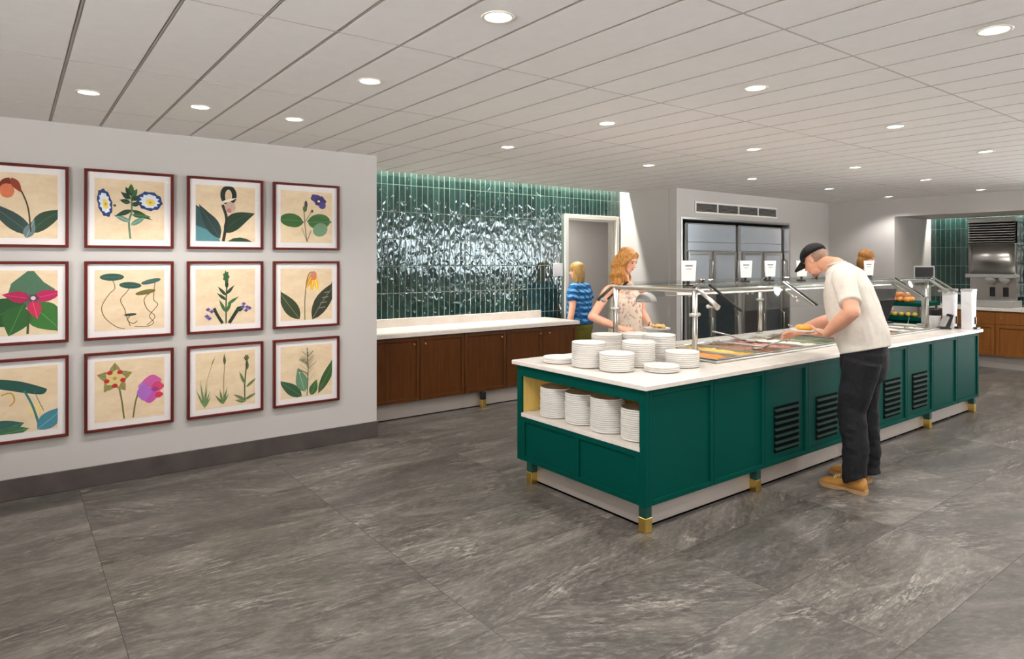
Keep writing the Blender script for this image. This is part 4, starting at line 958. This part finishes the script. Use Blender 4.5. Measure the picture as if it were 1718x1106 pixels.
def head(mb, c, R, k=1.0, nose=1.0):
    P = lambda x, y, z: Vector(c)+R @ (Vector((x,y,z))*k)
    E = lambda p, r: mb.ell(P(*p), tuple(q*k for q in r), R, 24, 16)
    E((0,-.008,.03), (.073,.093,.083)); E((0,.02,-.012), (.064,.07,.075)); E((0,.034,-.062), (.047,.05,.045)); E((0,.062,-.092), (.024,.022,.018))
    E((0,.066,.028), (.05,.02,.018)); E((.036,.05,-.02), (.024,.03,.022)); E((-.036,.05,-.02), (.024,.03,.022))
    mb.tube([P(0,.078,.022), P(0,.094,-.004), P(0,.108,-.024), P(0,.09,-.034)], [.008*k,.009*k,.0125*k,.009*k], 10, ball=True)
    E((.011,.092,-.028), (.008,.009,.007)); E((-.011,.092,-.028), (.008,.009,.007))
    E((0,.081,-.053), (.021,.011,.006)); E((0,.08,-.063), (.018,.011,.007))
    for s in (1,-1): E((s*.074,-.006,-.008), (.009,.018,.03))
def eyes(parent, c, R, k=1.0, brow=None):
    P = lambda x, y, z: Vector(c)+R @ (Vector((x,y,z))*k)
    mb = MB()
    for s in (1,-1): mb.ell(P(s*.03,.079,.008), (.013*k,.006*k,.006*k), R, 12, 8)
    part('eyes', mb, M['eye'], parent, 'dark eyes')
    mb = MB(); mb.ell(P(0,.089,-.057), (.02*k,.0065*k,.007*k), R, 14, 8); part('lips', mb, M['lip'], parent, 'rose lips')
    if brow:
        mb = MB()
        for s in (1,-1): mb.tube([P(s*.014,.086,.026),P(s*.032,.083,.031),P(s*.05,.07,.025)],[.004*k,.0045*k,.002*k],8,ball=True)
        part('eyebrows', mb, brow, parent, 'brown eyebrows')
def hand(mb, w, d, n, s, curl=.5, k=.95, spread=.1, thumb=.5):
    """w wrist, d towards the knuckles, n the way the palm faces, s towards the thumb"""
    w, d = Vector(w), Vector(d).normalized(); n = Vector(n); n = (n-d*n.dot(d)).normalized(); s_ = n.cross(d); s = s_ if s_.dot(Vector(s)) > 0 else -s_
    mb.tube([w-d*.02*k, w+d*.03*k, w+d*.065*k, w+d*.092*k], [(.024*k,.018*k),(.035*k,.017*k),(.042*k,.0155*k),(.038*k,.011*k)], 14, side=s, ball=True)
    for i, (L, r) in enumerate(((.07,.0092),(.078,.0095),(.072,.009),(.057,.008))):
        b = w+d*(.082-.004*abs(i-1))*k+s*(.0305-.0203*i)*k; e = (d+s*spread*(1.5-i)*.35).normalized(); pts = [b-d*.012*k, b]; a = 0
        cu = curl[i] if isinstance(curl, (list, tuple)) else curl
        for q, fr in enumerate((.45,.3,.25)):
            a += cu*(.6,1.0,.7)[q]; pts.append(pts[-1]+(e*math.cos(a)+n*math.sin(a))*L*fr*k)
        mb.tube(pts, [r*k*q for q in (1,1.02,.95,.88,.72)], 10, ball=True)
    b = w+d*.022*k+s*.026*k; t1 = (d*.62+s*.72+n*(.2+thumb*.3)).normalized(); t2 = (d*.85+s*.25+n*(.25+thumb*.5)).normalized()
    mb.tube([b-s*.012*k, b+t1*.034*k, b+t1*.036*k+t2*.032*k, b+t1*.036*k+t2*.056*k], [.0155*k,.0118*k,.0102*k,.0075*k], 10, ball=True)
def limb(mb, pts, rad, sub=5): mb.tube(pts, rad, 16, sub=sub, ball=True)
def shoe(parent, heel, toe, mat, sole, h=.1, w=.045, name='shoe'):
    heel, toe = Vector((heel[0],heel[1],0)), Vector((toe[0],toe[1],0)); d = toe-heel; L = d.length; d.normalize(); s = Vector((d.y,-d.x,0))
    mb = MB(); rs = []
    prof = [(.0,.6,.6),(.03,.82,.92),(.14,.88,1.0),(.30,.86,1.02),(.42,.86,.92),(.52,.92,.80),(.62,1.0,.68),(.76,1.04,.56),(.88,.96,.50),(.95,.78,.42),(.985,.55,.32),(1.0,.3,.22)]
    for t, ww, hh in prof:
        c = heel+d*(L*t); q = []
        for j in range(16):
            a = math.pi*2*j/16; x = math.cos(a)*w*ww; z = .022+max(0,math.sin(a))**.8*(h*hh-.022) if math.sin(a) > 0 else .022
            q.append(c+s*x+Vector((0,0,z)))
        rs.append(q)
    mb.rings(rs, True, True); o = part(name, mb, mat, parent)
    mb = MB(); rs = []
    for t, ww in ((-.02,.45),(.0,.72),(.04,.92),(.2,.94),(.42,.84),(.6,1.02),(.78,1.06),(.9,1.0),(.97,.78),(1.02,.4)):
        c = heel+d*(L*t); z1 = .028; z0 = .0 if not .3 < t < .5 else .008
        rs.append([c+s*w*ww+Vector((0,0,z0)), c-s*w*ww+Vector((0,0,z0)), c-s*w*ww*1.02+Vector((0,0,z1)), c+s*w*ww*1.02+Vector((0,0,z1))])
    mb.rings(rs, True, True, sm=False); part('sole', mb, sole, o); return o
def laces(parent, heel, toe, h, mat):
    heel, toe = Vector((heel[0],heel[1],0)), Vector((toe[0],toe[1],0)); d = (toe-heel); s = Vector((d.y,-d.x,0)).normalized(); mb = MB()
    for t, hh in ((.50,.086),(.555,.08),(.61,.073),(.665,.066)):
        c = heel+d*t+Vector((0,0,hh*h/.1+.004)); mb.tube([c-s*.032-Vector((0,0,.016)), c-s*.016-Vector((0,0,.0)), c+Vector((0,0,.004)), c+s*.016-Vector((0,0,.0)), c+s*.032-Vector((0,0,.016))], .0042, 6)
    part('laces', mb, mat, parent, 'pale shoe laces')
def folds(amp, sc, stretch=(1,1,1), seed=0):
    def f(v):
        q = Vector((v.x*sc*stretch[0]+seed, v.y*sc*stretch[1], v.z*sc*stretch[2])); return noise.noise_vector(q)*amp
    return f
def m_cloth(name, rgb, rough=.85, var=.05, bump=.25, scale=30):
    n = NT(name); c = lin(*rgb); v = n.noise(n.pos(obj=True), scale, 5, .6)
    n.set(n.ramp(v, [(.3, tuple(q*(1-var) for q in c)), (.7, tuple(min(1,q*(1+var)) for q in c))]), rough, 0, .2); n.bump(v, bump, .006); return n.m
M['shirt'] = m_cloth('cream_cotton', (206,198,187)); M['denim'] = m_cloth('black_denim', (30,30,33), .8, .25, .3, 40)
M['boot'] = simple('tan_leather', (172,120,52), .6, var=.12, scale=20, bump=.15); M['sole'] = simple('tan_sole', (170,136,96), .7)
M['lace'] = simple('pale_lace', (206,176,120), .7); M['cap'] = m_cloth('black_cap_cloth', (24,23,23), .8, .1, .2, 80); M['capmesh'] = m_cloth('black_cap_mesh', (44,40,38), .8, .3, .6, 220)
M['greyhair'] = simple('cropped_grey_hair', (150,120,102), .8, var=.2, scale=80)
def m_hair(name, a, b, sc=(60,60,6)):
    n = NT(name); v = n.noise(n.pos(sc, obj=True), 1.2, 4, .6, .5); n.set(n.ramp(v, [(.3, lin(*a)), (.7, lin(*b))]), .42, 0, .4); n.bump(v, .5, .01); return n.m
M['hair_red'] = m_hair('strawberry_blonde_hair', (104,56,16), (220,156,76), (150,150,12)); M['hair_blond'] = m_hair('dark_blonde_hair', (112,76,34), (208,166,98), (140,140,12)); M['hair_brown'] = m_hair('brown_hair', (124,78,26), (166,112,48))
def m_floral():
    n = NT('cream_floral_fabric'); P = n.pos(obj=True); x = n.n('ShaderNodeTexVoronoi'); x.inputs['Scale'].default_value = 17; n.l(P, x.inputs['Vector'])
    w = n.noise(P, 26, 4, .6, 1.0); c = n.mix(n.ramp(x.outputs['Distance'], [(.18,(1,1,1)),(.34,(0,0,0))]), lin(234,218,198), lin(206,150,142)); 
    c = n.mix(n.ramp(w, [(.56,(0,0,0)),(.66,(.8,.8,.8))]), c, lin(150,110,108)); c = n.mix(n.ramp(n.noise(P, 14, 3), [(.55,(0,0,0)),(.7,(.7,.7,.7))]), c, lin(232,196,184)); n.set(c, .85, 0, .2); return n.m
M['floral'] = m_floral()
def m_plaid():
    n = NT('blue_striped_fabric'); P = n.pos(obj=True)
    def wv(d, sc, ds): x = n.n('ShaderNodeTexWave', bands_direction=d); x.inputs['Scale'].default_value = sc; x.inputs['Distortion'].default_value = ds; x.inputs['Detail'].default_value = 2; n.l(P, x.inputs['Vector']); return x.outputs['Fac']
    c = n.mix(n.ramp(wv('Z', 4.2, 3.5), [(.45,(0,0,0)),(.8,(1,1,1))]), lin(26,84,140), lin(104,166,204)); c = n.mix(n.ramp(wv('DIAGONAL', 7, 6), [(.6,(0,0,0)),(.9,(.8,.8,.8))]), c, lin(20,50,104))
    n.set(c, .85, 0, .2); return n.m
M['plaid'] = m_plaid(); M['olive'] = m_cloth('olive_cotton', (98,92,34)); M['darkcloth'] = m_cloth('charcoal_cotton', (40,40,44))

# ---- man in cream T-shirt bending over the food pans
def build_man():
    X0 = 4.78; t = thing('person', 'man in black cap, cream T-shirt and black trousers leaning over the food pans', 'person', (4.78,2.3,0))
    Q = at_x
    hipc, waist, chest, upper, nb = Q(1450,592,X0), Q(1437,537,X0), Q(1424,492,X0), Q(1413,462,X0), Q(1403,446,X0)
    hc = Q(1368,436,X0); R = frame3((0,math.cos(.62),-math.sin(.62)))
    sL, eL, wL = Q(1417,472,4.60), Vector((4.46,2.135,1.262)), Q(1387,559,4.585)
    sR, eR, wR = Q(1405,470,4.97), Q(1400,534,5.0), Q(1337,557,4.95)
    b = MB(); ax = (1,0,0)
    b.tube([hipc, waist, chest, upper, nb], [(.13,.095),(.14,.11),(.165,.115),(.165,.085),(.062,.062)], 20, side=ax, sub=4, ball=True)
    b.tube([nb, hc+R @ Vector((0,-.03,-.05))], [.063,.054], 16, ball=True); head(b, hc, R, .97)
    limb(b, [upper, sL, sL*.5+eL*.5, eL], [.06,.06,.056,.05]); limb(b, [eL, eL*.6+wL*.4, wL], [.05,.052,.032])
    limb(b, [upper, sR, sR*.5+eR*.5, eR], [.06,.058,.05,.043]); limb(b, [eR, eR*.6+wR*.4, wR], [.048,.05,.032])
    dL = (Q(1356,570,4.60)-wL); dL.z *= .45; hand(b, wL, dL, (.1,0,1), (-1,0,0), [.12,.14,.18,.25], .98, thumb=1.3)
    dR = (Q(1305,566,4.95)-wR); hand(b, wR, dR+Vector((0,0,-.01)), (-.5,.1,-.8), (-.6,-.3,.2), [.75,.85,.9,1.0], .98)
    hL, kL, aL = Q(1446,612,4.685), Q(1429,690,4.675), Q(1431,800,4.655); hR, kR, aR = Q(1449,612,4.885), Q(1450,690,4.90), Q(1452,784,4.925)
    for h_, k_, a_ in ((hL,kL,aL),(hR,kR,aR)): limb(b, [h_,k_,a_], [.068,.055,.04]); b.tube([a_, a_+Vector((0,.09,-.055))], [.04,.024], 12, ball=True)
    remeshed('body', b, M['skin'], t, .0042, 3)
    eyes(t, hc, R, .97, M['beard'])
    hd = MB(); P = lambda x,y,z: hc+R @ Vector((x,y,z))
    hd.ell(P(0,.06,-.088), (.028,.028,.021), R); hd.ell(P(0,.083,-.045), (.022,.008,.005), R)
    remeshed('beard', hd, M['beard'], t, .004, 2, label='short dark beard stubble')
    hd = MB(); hd.ell(P(0,-.03,.01), (.0725,.074,.06), R); remeshed('hair', hd, M['greyhair'], t, .004, 2, label='cropped greying hair at the nape')
    # cap: dome, mesh back, brim
    cp = MB(); rs = []
    for i in range(9):
        a = math.pi/2*i/8; r = math.cos(a*.985); rs.append([P(.083*r*math.cos(2*math.pi*j/28), -.006+.103*r*math.sin(2*math.pi*j/28), .035+.088*math.sin(a)) for j in range(28)])
    cp.rings(rs, True, True)
    c = part('cap', cp, M['cap'], t, 'black baseball cap')
    cp = MB(); rs = []
    for i in range(7):
        a = math.pi/2*(.12+.78*i/6); r = math.cos(a*.985)*1.012; rs.append([P(.084*r*math.cos(q), -.006+.104*r*math.sin(q), .035+.0895*math.sin(a)) for q in [math.pi*1.02+math.pi*.96*j/16 for j in range(17)]])
    cp.rings(rs, False, False); part('mesh_back', cp, M['capmesh'], c, 'black mesh rear panels')
    cp = MB(); up, lo = [], []
    for j in range(13):
        q = math.pi*(.08+.84*j/12); ci, si = math.cos(q), math.sin(q); dr = -.016*(1-abs(ci))-.018*ci*ci
        up.append([P(.081*ci, -.006+.1*si, .042), P(.083*ci, -.006+.135*si, .038+dr*.4), P(.078*ci, -.0+.182*si, .03+dr)])
    for col in up: lo.append([p-R @ Vector((0,0,.005)) for p in col])
    n = 3; vs = [p for r in up for p in r]+[p for r in lo for p in r]; o_ = 13*n; fs = []
    for j in range(12):
        for i in range(2): a = j*n+i; fs += [(a,a+1,a+n+1,a+n),(o_+a,o_+a+n,o_+a+n+1,o_+a+1)]
        fs.append((j*n+2,o_+j*n+2,o_+(j+1)*n+2,(j+1)*n+2)); fs.append((j*n,(j+1)*n,o_+(j+1)*n,o_+j*n))
    cp.add(vs, fs, sm=True); part('brim', cp, M['cap'], c, 'curved black brim')
    # T-shirt
    s = MB(); hem = Q(1452,588,X0)
    s.tube([hem, Q(1443,556,X0), Q(1433,525,X0), Q(1424,492,X0), Q(1418,470,X0), Q(1409,455,X0), Q(1404,446,X0)], [(.19,.160),(.192,.168),(.197,.170),(.202,.158),(.2,.128),(.15,.09),(.075,.068)], 28, side=ax, sub=4)
    sl = sL*.25+eL*.75
    s.tube([upper, sL+Vector((-.005,0,.004)), sL*.5+eL*.5, sl], [.08,.079,.073,.074], 18, sub=4)
    sl = sR*.4+eR*.6; s.tube([upper, sR+Vector((.005,0,.004)), sR*.5+eR*.5, sl], [.08,.079,.072,.07], 18, sub=4)
    def shirt_fold(v): f = folds(.017, 8, (1,1,.4), 3)(v); g2 = folds(.011, 20, (1,1,.3), 9)(v); k = min(1, max(0,(1.5-v.z)/.3))*min(1, max(.3,(v.z-.96)/.14)); return Vector(((f.x+g2.x)*k, (f.y+g2.y)*k, (f.z+g2.z)*k*.08))
    remeshed('t_shirt', s, M['shirt'], t, .006, 3, disp=shirt_fold, label='loose cream T-shirt')
    s = MB(); cpts = [nb+Vector((.07*math.cos(q), .058*math.sin(q), .012+.03*-math.sin(q)*.5)) for q in [2*math.pi*j/20 for j in range(21)]]; s.tube(cpts, .009, 8); part('collar', s, M['shirt'], t)
    # trousers
    s = MB(); s.tube([Q(1452,580,X0), hipc, Q(1450,615,X0)], [(.168,.138),(.18,.15),(.17,.15)], 24, side=ax, sub=4, ball=True)
    for sg, (h_, k_, a_) in ((-1,(hL,kL,aL)),(1,(hR,kR,aR))):
        m1 = h_*.5+k_*.5; m2 = k_*.5+a_*.5+Vector((0,-.02,0)); s.tube([h_+Vector((0,-.005,.03)), m1, k_, m2, a_+Vector((0,-.012,.02)), a_+Vector((0,-.018,-.012-.03*(sg > 0)))], [.122,.108,.092,.084,.08,.083], 20, sub=5)
    def tf(v): f = folds(.007, 9, (.8,.8,1.2), 5)(v); g2 = folds(.0065, 21, (.8,.8,1.1), 15)(v); k = 1 if v.z < .8 else .35; q = (f+g2*(1.0 if v.z < .45 else .5))*k; return Vector((q.x, q.y, q.z*.15))
    remeshed('trousers', s, M['denim'], t, .006, 3, disp=tf, label='black denim trousers')
    for he, to in (((4.662,2.135),(4.635,2.44)), ((4.922,2.235),(4.955,2.53))):
        sh = shoe(t, he, to, M['boot'], M['sole'], .118, .05, 'shoe'); laces(sh, he, to, .118, M['lace'])
    return wL, wR, dL.normalized()
wL, wR, dL = build_man()
h_ = Vector((dL.x+.25, dL.y, 0)).normalized(); pc = wL+dL*.082+h_*.105; pc.z += .012
o = link(bpy.data.objects.new('plate', PM)); o.location = pc; tag(o, 'white plate held over the worktop edge by the man in the black cap', 'plate')
mb = MB(); q = pc+Vector((-.015,.0,.028)); rs = [q+Vector((.042*math.cos(a), .042*math.sin(a), 0)) for a in [2*math.pi*j/24 for j in range(25)]]
mb.tube(rs, .019, 12); solo('bread_ring', mb, simple('golden_bread', (226,156,56), .5, var=.2, scale=30), 'golden bread ring on the plate by the man\'s left hand', 'bread', q-Vector((0,0,.019)))
t = thing('tongs', 'steel serving tongs in the man\'s right hand', 'tongs', tuple(wR+Vector((-.03,.1,-.02))))
c = wR+Vector((-.01,.08,-.03))
for s_ in (-1,1):
    mb = MB(); mb.tube([c+Vector((.0,-.04,.05)), c+Vector((s_*.012,.05,.0)), c+Vector((s_*.018,.16,-.055))], [.005,.006,.004], 8, flat=.4); part('tong_arm', mb, M['chrome'], t)

# ---- woman with strawberry-blonde hair in a floral dress, behind the island
def build_woman():
    D = at_depth; hc = D(1053,437,6.07); p0 = D(1058,560,6.10)
    t = thing('person', 'woman with long strawberry-blonde hair and floral dress holding a plate', 'person', (p0.x,p0.y,0))
    fw = Vector((.12,-1,0)).normalized(); lf = Vector((1,.12,0)).normalized()      # facing the island; her left
    nb, ch, wa, hp = D(1048,474,6.09), D(1052,502,6.07), D(1057,536,6.09), D(1058,566,6.10)
    R = frame3(Vector((.16,-.86,-.42)))
    sR, eR, wR_ = D(1023,486,6.00), D(993,532,5.92), D(1040,551,5.77)
    sL, eL, wL_ = D(1075,486,6.19), D(1077,522,6.17), D(1091,546,5.99)
    b = MB()
    b.tube([hp, wa, ch, D(1049,486,6.08), nb], [(.155,.11),(.115,.09),(.135,.1),(.125,.075),(.045,.045)], 20, side=lf, sub=4, ball=True)
    b.tube([nb-Vector((0,0,.02)), hc+R @ Vector((0,-.025,-.05))], [.046,.043], 16, ball=True); head(b, hc, R, .93)
    limb(b, [ch+Vector((0,0,.06)), sR, sR*.5+eR*.5, eR], [.048,.046,.042,.037]); limb(b, [eR, eR*.6+wR_*.4, wR_], [.038,.038,.024])
    limb(b, [ch+Vector((0,0,.06)), sL, sL*.5+eL*.5, eL], [.045,.042,.036,.031]); limb(b, [eL, eL*.6+wL_*.4, wL_], [.032,.033,.021])
    hand(b, wR_, D(1066,556,5.73)-wR_, (.3,.4,-.7), (0,-.6,.5), [.4,.5,.55,.6], .92)
    hand(b, wL_, D(1104,552,5.87)-wL_, (0,-.2,1), (-.5,-.8,0), [.15,.15,.15,.2], .92, thumb=1.2)
    g0 = hp.copy(); 
    for s in (-1,1): h_ = hp+lf*.08*s; h_.z -= .05; k_ = Vector((h_.x,h_.y,.47)); a_ = Vector((h_.x,h_.y,.08)); limb(b, [h_,k_,a_], [.08,.052,.036]); b.tube([a_, a_+fw*.12-Vector((0,0,.045))], [.035,.028], 12, ball=True)
    remeshed('body', b, M['skin_w'], t, .0045, 3); eyes(t, hc, R, .93, M['hair_brown'])
    for s in (-1,1): h_ = hp+lf*.08*s; shoe(t, (h_-fw*.05)[:2], (h_+fw*.19)[:2], M['boot'], M['sole'], .075, .038)
    d = MB(); lo = hp.copy(); lo.z = .62
    d.tube([lo, hp-Vector((0,0,.08)), hp, wa, ch, D(1050,490,6.07)], [(.25,.21),(.2,.155),(.175,.13),(.135,.108),(.152,.118),(.13,.095)], 28, side=lf, sub=4)
    for s in (-1,1): u = D(1050,490,6.07)+lf*.075*s; d.tube([u+fw*.06-Vector((0,0,.02)), nb+lf*.07*s+Vector((0,0,-.005)), u-fw*.06-Vector((0,0,.02))], .022, 10, sub=4, ball=True)
    def df(v): f = folds(.014, 9, (1,1,.3), 2)(v); k = min(1, max(.25,(1.25-v.z)/.3)); return Vector((f.x*k, f.y*k, 0))
    remeshed('dress', d, M['floral'], t, .006, 3, disp=df, label='cream sleeveless dress with pink flowers')
    P = lambda x,y,z: hc+R @ (Vector((x,y,z))*.93)
    h = MB(); h.ell(P(0,-.02,.045), (.08,.094,.078), R); h.ell(P(0,-.05,-.02), (.078,.062,.085), R)
    rnd = random.Random(11)
    for i in range(34):
        s = -1 if i % 2 else 1; a = rnd.uniform(.15,1.0); x = s*(.03+.05*a); y = -.085+.12*rnd.random()*a
        top = P(s*.012, .055-.1*(1-a)*rnd.random(), .105); m1 = P(s*(.062+.022*rnd.random()), y+.03, .05); m2 = P(s*(.08+.014*rnd.random()), y-.01, -.04)
        dn = rnd.uniform(.19,.30); e1 = m2+Vector((0,0,-dn*.5))+lf*s*rnd.uniform(-.02,.025)-fw*.02; e2 = e1+Vector((0,0,-dn*.5))+lf*s*rnd.uniform(-.03,.02)+fw*rnd.uniform(-.03,.03)
        h.tube([top,m1,m2,e1,e2], [.011,.017,.018,.016,.005], 8, sub=4, ball=True)
    for i in range(9):      # locks falling in front of her left shoulder
        q = i/8; a0 = P(.03+.03*q,.06-.03*q,.09); a1 = P(.07+.012*q,.05-.05*q,.03); a2 = P(.078,.035-.05*q,-.05); a3 = a2+Vector((0,0,-.07))+lf*(.012*math.sin(i*2.1)); a4 = a3+Vector((0,0,-.075-.02*math.cos(i*1.7)))+lf*.02*math.cos(i*1.3)+fw*.02
        h.tube([a0,a1,a2,a3,a4], [.01,.016,.018,.018,.007], 8, sub=4, ball=True)
    def wave(v):
        k = min(1, max(0, (hc.z+.05-v.z)/.16)); w = math.sin(v.z*62+v.x*30+v.y*18)
        return (lf*w*.009+fw*math.cos(v.z*55+v.x*44)*.007)*k + noise.noise_vector(v*38)*.003
    remeshed('hair', h, M['hair_red'], t, .0045, 1, disp=wave, label='long wavy strawberry-blonde hair')
    return wL_, wR_
build_woman()
wp = at_depth(1102,551,5.79)
o = link(bpy.data.objects.new('plate', PM)); o.location = wp-Vector((0,0,.008)); tag(o, 'white plate of food held by the woman in the floral dress', 'plate')
mb = MB(); rnd = random.Random(5)
for i in range(9): a = rnd.uniform(0,6.28); r = rnd.uniform(0,.055); mb.ell(wp+Vector((.03+r*math.cos(a), r*math.sin(a), .012+.012*rnd.random())), (rnd.uniform(.018,.028),)*2+(.014,), seg=12, ring=8)
solo('food', mb, m_food(31,(206,140,60),(240,200,120)), 'golden food heaped on the plate held by the woman', 'food', wp, kind='stuff')

# ---- woman in a blue striped top walking to the doorway
def build_blue():
    x, y = 5.80, 6.22; t = thing('person', 'person in blue striped top with blonde bob at the doorway', 'person', (x,y,0))
    fw = Vector((-.35,1,0)).normalized(); lf = Vector((-fw.y,fw.x,0)); o = Vector((x,y,0)); Z = lambda a, b, z: o+fw*a+lf*b+Vector((0,0,z))
    hc = Z(.05,0,1.47); R = frame3(Vector((fw.x,fw.y,-.12)))
    b = MB(); b.tube([Z(0,0,.82),Z(0,0,1.0),Z(0,0,1.17),Z(0,0,1.26),Z(.01,0,1.33)], [(.165,.13),(.15,.13),(.165,.125),(.14,.08),(.05,.05)], 20, side=lf, sub=4, ball=True)
    b.tube([Z(.01,0,1.3),Z(.03,0,1.42)], [.052,.048], 14, ball=True); head(b, hc, R, .92)
    for s, e, w in ((1,Z(-.02,.23,1.02),Z(.02,.235,.79)),(-1,Z(-.02,-.23,1.02),Z(.1,-.22,.80))):
        sh_ = Z(0,.165*s,1.235); limb(b, [Z(0,.06*s,1.25),sh_,(sh_+e)*.5,e], [.055,.055,.05,.042]); limb(b, [e,(e+w)*.5,w], [.042,.04,.026]); hand(b, w, Vector((fw.x*.2,fw.y*.2,-1)), -lf*s, fw, .35, .88)
        h_ = Z(0,.085*s,.78); k_ = Z(.03*s,.085*s,.43); a_ = Z(.06*s-.01,.085*s,.085); limb(b, [h_,k_,a_], [.1,.06,.042]); b.tube([a_,a_+fw*.11-Vector((0,0,.045))], [.038,.03], 10, ball=True)
    remeshed('body', b, M['skin_w'], t, .006, 3); eyes(t, hc, R, .92, M['hair_brown'])
    s_ = MB(); s_.tube([Z(-.0,0,.80),Z(0,0,.9),Z(0,0,1.05),Z(0,0,1.18),Z(0,0,1.27),Z(.01,0,1.32)], [(.205,.17),(.195,.165),(.185,.158),(.19,.148),(.15,.1),(.07,.065)], 24, side=lf, sub=4)
    for s in (1,-1): sh_ = Z(0,.165*s,1.235); e = Z(-.02,.23*s,1.02); s_.tube([Z(0,.06*s,1.25),sh_,sh_*.35+e*.65], [.075,.076,.08], 16, sub=4)
    remeshed('top', s_, M['plaid'], t, .007, 3, disp=folds(.009,10,(1,1,.5),4), label='blue striped short-sleeved top')
    p = MB(); p.tube([Z(0,0,.84),Z(0,0,.76),Z(0,0,.7)], [(.18,.15),(.19,.165),(.17,.15)], 22, side=lf, sub=3, ball=True)
    for s in (1,-1): p.tube([Z(0,.085*s,.76),Z(.015*s,.088*s,.6),Z(.03*s,.085*s,.43),Z(.05*s,.085*s,.08)], [.12,.108,.09,.085], 16, sub=4)
    remeshed('trousers', p, M['olive'], t, .008, 3, disp=folds(.008,10,(.6,.6,1.3),8), label='olive trousers')
    for s in (1,-1): a_ = Z(.06*s-.05,.085*s,0); shoe(t, a_[:2], (a_+fw*.25)[:2], M['black'], M['black'], .09, .042)
    h = MB(); P = lambda a,b_,c: hc+R @ (Vector((a,b_,c))*.92)
    h.ell(P(0,-.02,.045),(.086,.1,.08),R); h.ell(P(0,-.05,-.04),(.088,.066,.1),R); rnd = random.Random(4)
    for i in range(22):
        a = math.pi*(1.0+i/21*1.0); q = P(.085*math.cos(a), -.03+.075*math.sin(a), .02); h.tube([P(0,-.01,.115),P(.07*math.cos(a),-.02+.08*math.sin(a),.08),q,q+Vector((0,0,-.1)),q+Vector((0,0,-.18+rnd.uniform(-.02,.02)))+lf*rnd.uniform(-.015,.015)], [.012,.02,.022,.021,.008], 8, sub=3, ball=True)
    remeshed('hair', h, M['hair_blond'], t, .006, 1, label='dark blonde shoulder-length hair')
build_blue()

# ---- person in dark clothes beyond the island, mostly hidden
def build_dark():
    x, y = 8.93, 4.13; t = thing('person', 'person with brown hair and dark clothes beyond the man\'s back', 'person', (x,y,0))
    fw = Vector((.3,-1,0)).normalized(); lf = Vector((-fw.y,fw.x,0)); o = Vector((x,y,0)); Z = lambda a,b,z: o+fw*a+lf*b+Vector((0,0,z)); hc = Z(.04,0,1.63); R = frame3(Vector((fw.x,fw.y,-.3)))
    b = MB(); b.tube([Z(0,0,.9),Z(0,0,1.1),Z(0,0,1.28),Z(0,0,1.39),Z(.01,0,1.47)], [(.16,.12),(.14,.11),(.16,.115),(.14,.08),(.05,.05)], 20, side=lf, sub=4, ball=True)
    b.tube([Z(.01,0,1.44),Z(.02,0,1.57)], [.05,.046], 14, ball=True); head(b, hc, R, .95)
    for s in (1,-1):
        sh_ = Z(0,.17*s,1.37); e = Z(.02,.21*s,1.12); w = Z(.2,.15*s,1.0); limb(b, [Z(0,.06*s,1.39),sh_,(sh_+e)*.5,e], [.05,.05,.044,.038]); limb(b, [e,(e+w)*.5,w], [.038,.036,.025]); hand(b, w, fw, Vector((0,0,-1)), -lf*s, .4, .9)
        limb(b, [Z(0,.085*s,.86),Z(.02,.085*s,.46),Z(0,.085*s,.085)], [.09,.06,.042]); a_ = Z(0,.085*s,.085); b.tube([a_,a_+fw*.11-Vector((0,0,.045))], [.038,.03], 10, ball=True)
    remeshed('body', b, M['skin_w'], t, .006, 3); eyes(t, hc, R, .95, M['hair_brown'])
    s_ = MB(); s_.tube([Z(0,0,.84),Z(0,0,1.1),Z(0,0,1.28),Z(0,0,1.4),Z(.01,0,1.46)], [(.185,.15),(.17,.14),(.185,.14),(.15,.1),(.065,.06)], 22, side=lf, sub=4)
    for s in (1,-1): sh_ = Z(0,.17*s,1.37); e = Z(.02,.21*s,1.12); s_.tube([Z(0,.06*s,1.39),sh_,(sh_+e)*.5,e+Vector((0,0,.02))], [.07,.068,.06,.056], 14, sub=4)
    remeshed('shirt', s_, M['darkcloth'], t, .008, 3, label='charcoal shirt')
    p = MB(); p.tube([Z(0,0,.9),Z(0,0,.82),Z(0,0,.76)], [(.168,.14),(.178,.15),(.16,.14)], 20, side=lf, sub=3, ball=True)
    for s in (1,-1): p.tube([Z(0,.085*s,.84),Z(.01,.087*s,.65),Z(.02,.085*s,.46),Z(0,.085*s,.08)], [.11,.1,.085,.078], 14, sub=4)
    remeshed('trousers', p, M['denim'], t, .009, 3)
    for s in (1,-1): a_ = Z(-.05,.085*s,0); shoe(t, a_[:2], (a_+fw*.26)[:2], M['black'], M['black'], .09, .042)
    h = MB(); P = lambda a,b_,c: hc+R @ (Vector((a,b_,c))*.95); h.ell(P(0,-.02,.04),(.084,.1,.084),R); h.ell(P(0,-.05,-.05),(.084,.06,.1),R); h.ell(P(.06,-.02,-.06),(.03,.05,.1),R); h.ell(P(-.06,-.02,-.06),(.03,.05,.1),R)
    remeshed('hair', h, M['hair_brown'], t, .006, 2, label='brown hair')
build_dark()
